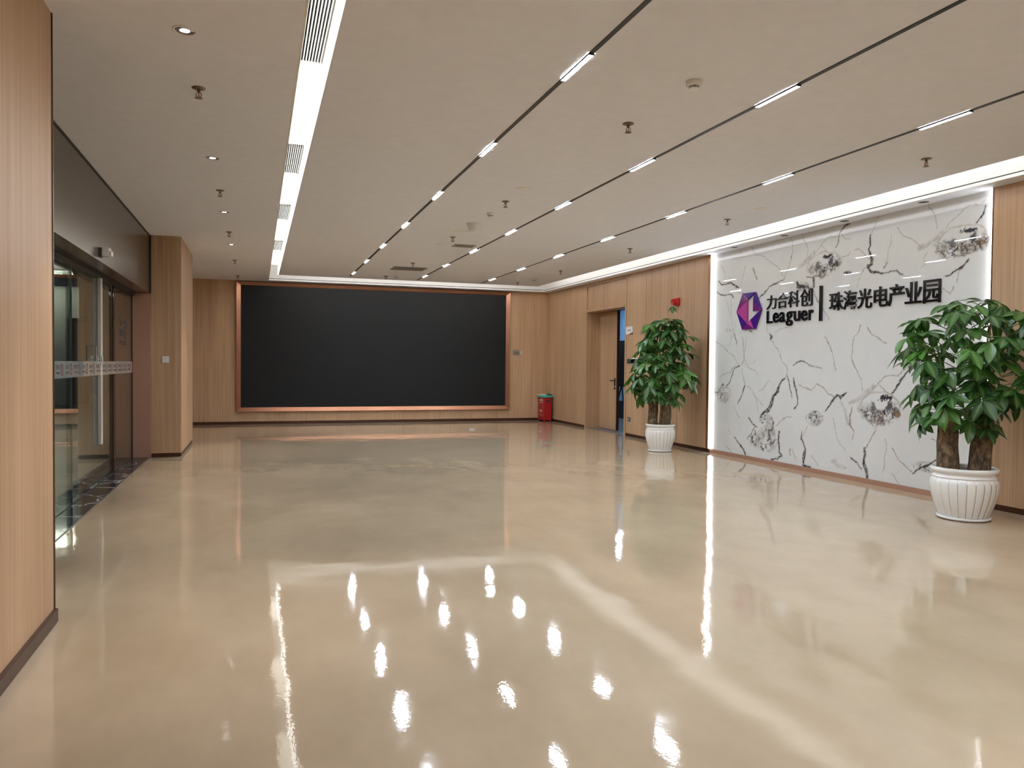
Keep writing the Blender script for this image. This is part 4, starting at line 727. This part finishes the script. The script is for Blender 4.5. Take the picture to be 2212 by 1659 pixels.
# smoke detectors
sm = None
def smoke(x, y, label):
    global sm
    if sm is not None: return dup(sm, (x, y, H), label)
    sm = empty('smoke_detector', (x, y, H), label, 'detector', 'smoke detectors')
    link('base', MB().lathe([(0.050, 0), (0.050, -0.012), (0.0485, -0.013), (0.0485, -0.024), (0.036, -0.031)], 32).mesh('base', M['gloss_white'], True), sm)
    link('vent_ring', MB().lathe([(0.031, -0.029), (0.031, -0.042)], 32).mesh('vent_ring', M['black'], True), sm)
    mb = MB().lathe([(0.0335, -0.035), (0.0335, -0.037), (0.0325, -0.037), (0.0325, -0.035)], 32, cap=False)
    for k in range(8):
        a = 2*math.pi*k/8; c, s_ = math.cos(a), math.sin(a)
        mb.tube([(0.0325*c, 0.0325*s_, -0.030), (0.0325*c, 0.0325*s_, -0.042)], 0.002, 5)
    mb.lathe([(0.0325, -0.0415), (0.032, -0.045), (0.024, -0.049), (0.002, -0.050)], 32)
    link('cap', mb.mesh('cap', M['gloss_white'], False), sm); return sm
smoke(2.549, 4.165, 'white smoke detector closest to the viewer, between two tracks')
smoke(2.564, 8.535, 'white smoke detector in mid ceiling, before the cone shaped one')
smoke(2.651, 15.318, 'white smoke detector near the screen, beside a grey grille')
smoke(5.347, 14.68, 'white smoke detector in the far ceiling corner by the marble side')
# ceiling speakers (flat discs)
dk = None
for x, y, r, lb in ((2.513, 7.236, 1, 'flat round white ceiling speaker, nearest of those between the tracks'), (2.562, 9.86, 1.2, 'flat round white ceiling speaker just behind the cone shaped beacon'), (2.545, 10.995, .8, 'flat white disc beside the near air grille'),
                 (5.297, 7.218, 1, 'flat white disc on the ceiling before the marble wall'), (5.312, 13.832, 1, 'flat white disc on the far ceiling by the right cove')):
    if dk is None:
        dk = empty('ceiling_speaker', (x, y, H), lb, 'speaker', 'flat ceiling discs')
        link('rim', MB().lathe([(0.072, 0), (0.072, -0.006), (0.060, -0.008), (0.058, -0.003)], 32, cap=False).mesh('rim', M['white'], True), dk)
        link('grille', MB().lathe([(0.060, -0.002), (0.058, -0.005), (0.001, -0.0055)], 32).mesh('grille', M['white'], True), dk); q = dk
    else: q = dup(dk, (x, y, H), lb)
    q.scale = (r, r, 1)
t = empty('ceiling_beacon', (2.562, 9.25, H), 'white cone shaped housing hanging from the ceiling between the tracks', 'beacon')
link('cone', MB().lathe([(0.092, 0), (0.092, -0.006), (0.078, -0.03), (0.066, -0.095), (0.056, -0.108), (0.052, -0.108)], 32).mesh('cone', M['gloss_white'], True), t)
link('base_ring', MB().lathe([(0.098, 0), (0.098, -0.005), (0.09, -0.006)], 32).mesh('base_ring', M['white'], True), t)
# air grilles
def grille(x0, x1, y0, y1, lb):
    t = empty('air_grille', ((x0+x1)/2, (y0+y1)/2, H), lb, 'grille', 'ceiling air grilles')
    mb = MB(); b = 0.022
    mb.box(x0, x1, y0, y0+b, H-0.008, H); mb.box(x0, x1, y1-b, y1, H-0.008, H); mb.box(x0, x0+b, y0+b, y1-b, H-0.008, H); mb.box(x1-b, x1, y0+b, y1-b, H-0.008, H)
    ch(mb, 'frame', M['grille_grey'], t)
    ch(BX(x0+b, x1-b, y0+b, y1-b, H-0.0015, H), 'backing', M['charcoal'], t)
    n = int((x1-x0-2*b)/0.022); mb = MB()
    for k in range(n):
        x = x0+b+(k+0.5)*(x1-x0-2*b)/n; mb.box(x-0.005, x+0.005, y0+b, y1-b, H-0.007, H-0.0015)
    o = ch(mb, 'slat_bank', M['grille_grey'], t); o['kind'] = 'stuff'
grille(2.745, 3.06, 10.91, 11.15, 'small grey air grille next to the middle track, nearer one')
grille(2.345, 2.955, 13.80, 14.30, 'wide grey air grille between the tracks, near the screen')
# slot diffusers in the left cove: white slats over a dark box
first = None
for k, (y0, y1, lb) in enumerate(((3.0, 5.17, 'slatted air diffuser in the left light cove, cut by the top of the photo'), (7.16, 8.24, 'second slatted air diffuser in the left light cove'), (9.90, 10.94, 'third slatted air diffuser in the left light cove'), (12.86, 13.96, 'farthest slatted air diffuser in the left light cove'))):
    t = empty('slot_diffuser', (0.31, (y0+y1)/2, 3.30), lb, 'air diffuser', 'slatted diffusers in the left cove')
    mb = MB(); mb.box(0.2335, 0.3905, y0+.0015, y1-.0015, 3.440, 3.446); mb.box(0.2335, 0.235, y0+.0015, y1-.0015, 3.302, 3.44); mb.box(0.389, 0.3905, y0+.0015, y1-.0015, 3.302, 3.44)
    mb.box(0.235, 0.389, y0+.0015, y0+0.003, 3.302, 3.44); mb.box(0.235, 0.389, y1-0.003, y1-.0015, 3.302, 3.44)
    ch(mb, 'plenum', M['dark_slot'], t)
    for j in range(9):
        x = 0.2405+j*0.0178
        ch(BX(x-0.0037, x+0.0037, y0+.0015, y1-.0015, 3.276, 3.308), 'slat', M['slat_white'], t)
    n = int((y1-y0)/0.45)
    for j in range(n):
        yy = y0+(j+0.7)*(y1-y0)/(n+0.4)
        ch(BX(0.236, 0.388, yy, yy+0.09, 3.325, 3.335), 'damper_blade', M['charcoal'], t)
# ================================================================ POTTED TREES
def pot_mesh(R, Hh):
    """bulbous glazed pot with upright lobes under a plain neck and a rolled rim"""
    seg, lobes = 264, 24
    P = [(0.66, 0.0), (0.70, 0.02), (0.735, 0.06), (0.78, 0.13), (0.835, 0.22), (0.89, 0.32), (0.94, 0.43), (0.97, 0.53), (0.985, 0.61), (0.985, 0.67), (0.975, 0.715), (0.962, 0.745), (0.952, 0.765), (0.945, 0.785),
         (0.940, 0.800), (0.962, 0.806), (0.962, 0.818), (0.930, 0.828), (0.905, 0.855), (0.905, 0.880), (0.935, 0.900), (0.975, 0.915), (0.998, 0.940), (1.0, 0.965), (0.985, 0.988), (0.95, 1.0), (0.90, 0.998), (0.875, 0.98), (0.865, 0.93), (0.865, 0.86)]
    vs, fs, ms = [], [], []
    for r, z in P:
        for j in range(seg):
            a = 2*math.pi*j/seg; c = abs(math.cos(a*lobes/2)); gr = 1-(1-min(1, (1-abs(math.cos(a*lobes/2)))*6))
            d = 0
            if z < 0.79:
                ph = (j % (seg//lobes))/(seg/lobes)-0.5          # -0.5..0.5 across one lobe, groove at the ends
                top = 0.785-0.055*(abs(ph)*2)**3                  # arched lobe heads
                if z < top: d = 0.020*(1-(abs(ph)*2)**6) * min(1, (top-z)/0.02)
            rr = R*(r+d-0.006)
            vs.append((rr*math.cos(a), rr*math.sin(a), z*Hh))
    n = len(P)
    for i in range(n-1):
        for j in range(seg):
            fs.append((i*seg+j, i*seg+(j+1) % seg, (i+1)*seg+(j+1) % seg, (i+1)*seg+j))
            k = j % (seg//lobes); ms.append(1 if (P[i+1][1] < 0.745 and k in (seg//lobes-1, 0) and k == 0) else 0)
    fs.append(tuple(range(seg-1, -1, -1))); ms.append(0)
    me = bpy.data.meshes.new('pot'); me.from_pydata(vs, [], fs); me.materials.append(M['ceramic']); me.materials.append(M['glaze_line'])
    me.polygons.foreach_set('material_index', ms); me.polygons.foreach_set('use_smooth', [True]*len(fs)); me.update(); return me
def leaf_mesh(seed, n, Lf, droop, petiole):
    rnd = random.Random(seed); vs, fs, ms, rib = [], [], [], []
    for k in range(n):
        a = math.radians((k-(n-1)/2)*(300/n)+rnd.uniform(-9, 9)); mid = 1-abs(k-(n-1)/2)/(n/2)
        ln = Lf*(0.66+0.40*mid)*rnd.uniform(0.9, 1.1); wd = ln*0.235*rnd.uniform(0.92, 1.1)
        tilt = droop+rnd.uniform(-0.18, 0.22); curl = rnd.uniform(0.15, 0.5); tw = rnd.uniform(-0.25, 0.25)
        base = len(vs); NT = 8
        for i in range(NT+1):
            t = i/NT; s = ln*(0.05+0.95*t); w_ = wd*max(0.02, math.sin(math.pi*min(1, 0.03+t**0.88*0.97))**0.85*(0.75+0.35*t)) if t < 1 else 0.001
            th = tilt+curl*t
            px = s*math.cos(tilt+curl*t*0.5); pz = -s*math.sin(tilt+curl*t*0.5)
            for q, kk in ((-1, 0.20), (-0.5, 0.13), (0, 0), (0.5, 0.13), (1, 0.20)):
                lx, ly, lz = px, q*w_, pz+w_*kk*1.3*abs(q)+tw*q*w_ + 0.02*ln*math.sin(t*9+q*2)*abs(q)*0.5
                vs.append((lx*math.cos(a)-ly*math.sin(a), lx*math.sin(a)+ly*math.cos(a), lz)); rib.append(0.75 if q == 0 else 0.0)
        for i in range(NT):
            for q in range(4):
                b = base+i*5+q; fs.append((b, b+1, b+6, b+5)); ms.append(0)
    # stalk leading back and down to the branch
    pts = [Vector((0, 0, 0)), Vector((-petiole*0.30, 0, -petiole*0.10)), Vector((-petiole*0.65, 0, -petiole*0.34)), Vector((-petiole, 0, -petiole*0.75))]
    mb = MB().tube(pts, [0.0025, 0.003, 0.0035, 0.0045], 5); k0 = len(vs); vs += mb.v; fs += [tuple(k0+i for i in f) for f in mb.f]; ms += [1]*len(mb.f); rib += [0]*len(mb.v)
    me = bpy.data.meshes.new('leaf'); me.from_pydata(vs, [], fs); me.materials.append(M['leaf']); me.materials.append(M['petiole'])
    me.polygons.foreach_set('material_index', ms); me.polygons.foreach_set('use_smooth', [True]*len(fs))
    at = me.attributes.new('rib', 'FLOAT', 'POINT'); at.data.foreach_set('value', rib); me.update(); return me
LEAVES = [leaf_mesh(100+i, (5, 6, 5, 6, 7, 5, 4, 6)[i], 0.205, (0.12, 0.28, 0.42, 0.58, 0.22, 0.66, 0.48, 0.05)[i], (0.24, 0.30, 0.20, 0.26, 0.28, 0.22, 0.18, 0.30)[i]) for i in range(8)]
def place_leaf(root, p, az, tilt, sc, idx, roll=0.0):
    o = bpy.data.objects.new('leaf', LEAVES[idx % len(LEAVES)]); COL.objects.link(o); o.parent = root
    R = Matrix.Rotation(az, 4, 'Z') @ Matrix.Rotation(tilt, 4, 'Y') @ Matrix.Rotation(roll, 4, 'X')
    o.matrix_local = Matrix.Translation(p) @ R @ Matrix.Scale(sc, 4)
def trunk_mesh(p0, p1, r0, r1, seed):
    rnd = random.Random(seed); n = 12; seg = 14; mb = MB(); vs = []; fs = []
    for i in range(n+1):
        t = i/n; c = Vector(p0).lerp(Vector(p1), t)+Vector((0.012*math.sin(t*5+seed), 0.012*math.cos(t*4+seed), 0))
        for j in range(seg):
            a = 2*math.pi*j/seg; r = (r0+(r1-r0)*t)*(1+0.05*math.sin(3*a+seed+t*3)+0.03*math.sin(7*a+t*11)+rnd.uniform(-.02, .02))
            vs.append((c.x+r*math.cos(a), c.y+r*math.sin(a), c.z))
    fs = [(i*seg+j, i*seg+(j+1) % seg, (i+1)*seg+(j+1) % seg, (i+1)*seg+j) for i in range(n) for j in range(seg)]+[tuple(range(n*seg, (n+1)*seg))]
    return mb.add(vs, fs)
def potted_tree(loc, label, R, Hp, trunks, profile, n_leaf, seed, sc, shift=(0, 0), extra=(), face=None):
    rnd = random.Random(seed)
    t = empty('potted_tree', (loc[0], loc[1], 0), label, 'plant', None)
    sh = 0.028
    link('saucer', MB().lathe([(R*0.72, 0.001), (R*0.79, 0.010), (R*0.80, 0.022), (R*0.78, 0.028), (R*0.70, 0.026)], 64).mesh('saucer', M['saucer'], True), t)
    link('pot', pot_mesh(R, Hp-0.022), t).location = (0, 0, 0.022)
    link('soil', MB().lathe([(R*0.86, Hp*0.84), (R*0.85, Hp*0.86), (0.01, Hp*0.88)], 32).mesh('soil', M['soil'], True), t)
    tops = []
    for k, (a, b, r0, r1) in enumerate(trunks):
        link('trunk', trunk_mesh(a, b, r0, r1, seed+k).mesh('trunk', M['bark'], True), t); tops.append(Vector(b))
    # branches: a few green shoots out of every trunk top
    zt = profile[-1][0]
    for k, tp in enumerate(tops):
        for j in range(4):
            a = rnd.uniform(0, 6.28); q = tp+Vector((0.16*math.cos(a)+shift[0]*0.5, 0.16*math.sin(a)+shift[1]*0.5, (zt-tp.z)*rnd.uniform(0.35, 0.85)))
            link('branch', MB().tube([tp-Vector((0, 0, 0.1)), tp.lerp(q, 0.45)+Vector((0, 0, 0.05)), q], [0.020, 0.013, 0.007], 6).mesh('branch', M['petiole'], True), t)
    zs = [p[0] for p in profile]; rs = [p[1] for p in profile]
    for i in range(n_leaf):
        f = (i+0.5)/n_leaf; z = zs[0]+(zs[-1]-zs[0])*f**0.92; r = float(np.interp(z, zs, rs))
        az = i*2.39996+rnd.uniform(-0.3, 0.3); q = rnd.choice((1.0, 0.95, 0.9, 0.72, 0.5))
        top = (z-zs[0])/(zs[-1]-zs[0])
        rr = max(0.02, r*q-0.10*sc*q)
        sx = np.interp(z, zs, [p[2] for p in profile]); sy = np.interp(z, zs, [p[3] for p in profile])
        p = Vector((sx+rr*math.cos(az), sy+rr*math.sin(az), z+rnd.uniform(-0.04, 0.04)))
        tilt = math.radians(rnd.uniform(20, 48))*(1-0.75*top) + (0.1 if q > 0.8 else -0.1)
        place_leaf(t, p, az+rnd.uniform(-0.5, 0.5), tilt, sc*rnd.uniform(0.82, 1.15), rnd.randrange(8), rnd.uniform(-0.25, 0.25))
    for p, az, tilt, s_, idx in extra:
        place_leaf(t, Vector(p), az, tilt, s_, idx)
    return t
# image-plane axes at the trees, used to lean the crowns the way the photo shows
potted_tree((6.09, 10.79), 'leafy money tree in a fluted white pot beside the wood door', 0.236, 0.435,
    [((-0.09, 0.06, 0.38), (-0.11, 0.06, 0.98), 0.078, 0.072), ((0.03, -0.07, 0.38), (0.03, -0.06, 1.02), 0.075, 0.066), ((0.11, 0.03, 0.38), (0.125, 0.02, 0.95), 0.074, 0.062)],
    [(0.86, 0.40, 0.0, 0), (0.95, 0.55, -0.02, 0), (1.15, 0.60, 0.0, 0), (1.40, 0.55, 0.03, 0), (1.65, 0.50, 0.06, 0), (1.85, 0.46, 0.05, 0), (2.0, 0.36, 0.04, 0), (2.10, 0.22, 0.03, 0)], 108, 5, 1.08,
    extra=[((0.13, -0.10, 2.30), -2.0, 0.25, 0.72, 5), ((-0.30, -0.30, 0.86), -2.3, 0.5, 0.5, 1), ((-0.20, -0.36, 0.84), -1.9, 0.5, 0.48, 3), ((-0.10, -0.40, 0.82), -1.7, 0.6, 0.5, 1), ((0.02, -0.42, 0.83), -1.5, 0.5, 0.45, 4), ((0.1, -0.38, 0.8), -1.2, 0.6, 0.55, 2), ((-0.25, -0.38, 0.95), -2.1, 0.4, 0.5, 4), ((-0.05, -0.44, 0.94), -1.7, 0.4, 0.5, 0)])
potted_tree((6.08, 5.26), 'large money tree in a fluted white pot at the near end of the marble', 0.277, 0.468,
    [((-0.10, 0.07, 0.40), (-0.125, 0.085, 0.98), 0.092, 0.082), ((0.105, -0.07, 0.40), (0.115, -0.085, 1.05), 0.093, 0.078)],
    [(0.84, 0.40, -0.05, 0.03), (0.92, 0.48, -0.03, 0.02), (1.05, 0.52, 0.0, 0), (1.2, 0.52, 0.02, 0), (1.38, 0.56, 0.02, -0.02), (1.55, 0.64, -0.02, 0), (1.72, 0.62, 0.0, 0), (1.86, 0.48, 0.04, -0.02), (1.96, 0.26, 0.06, -0.02)], 118, 11, 1.0)
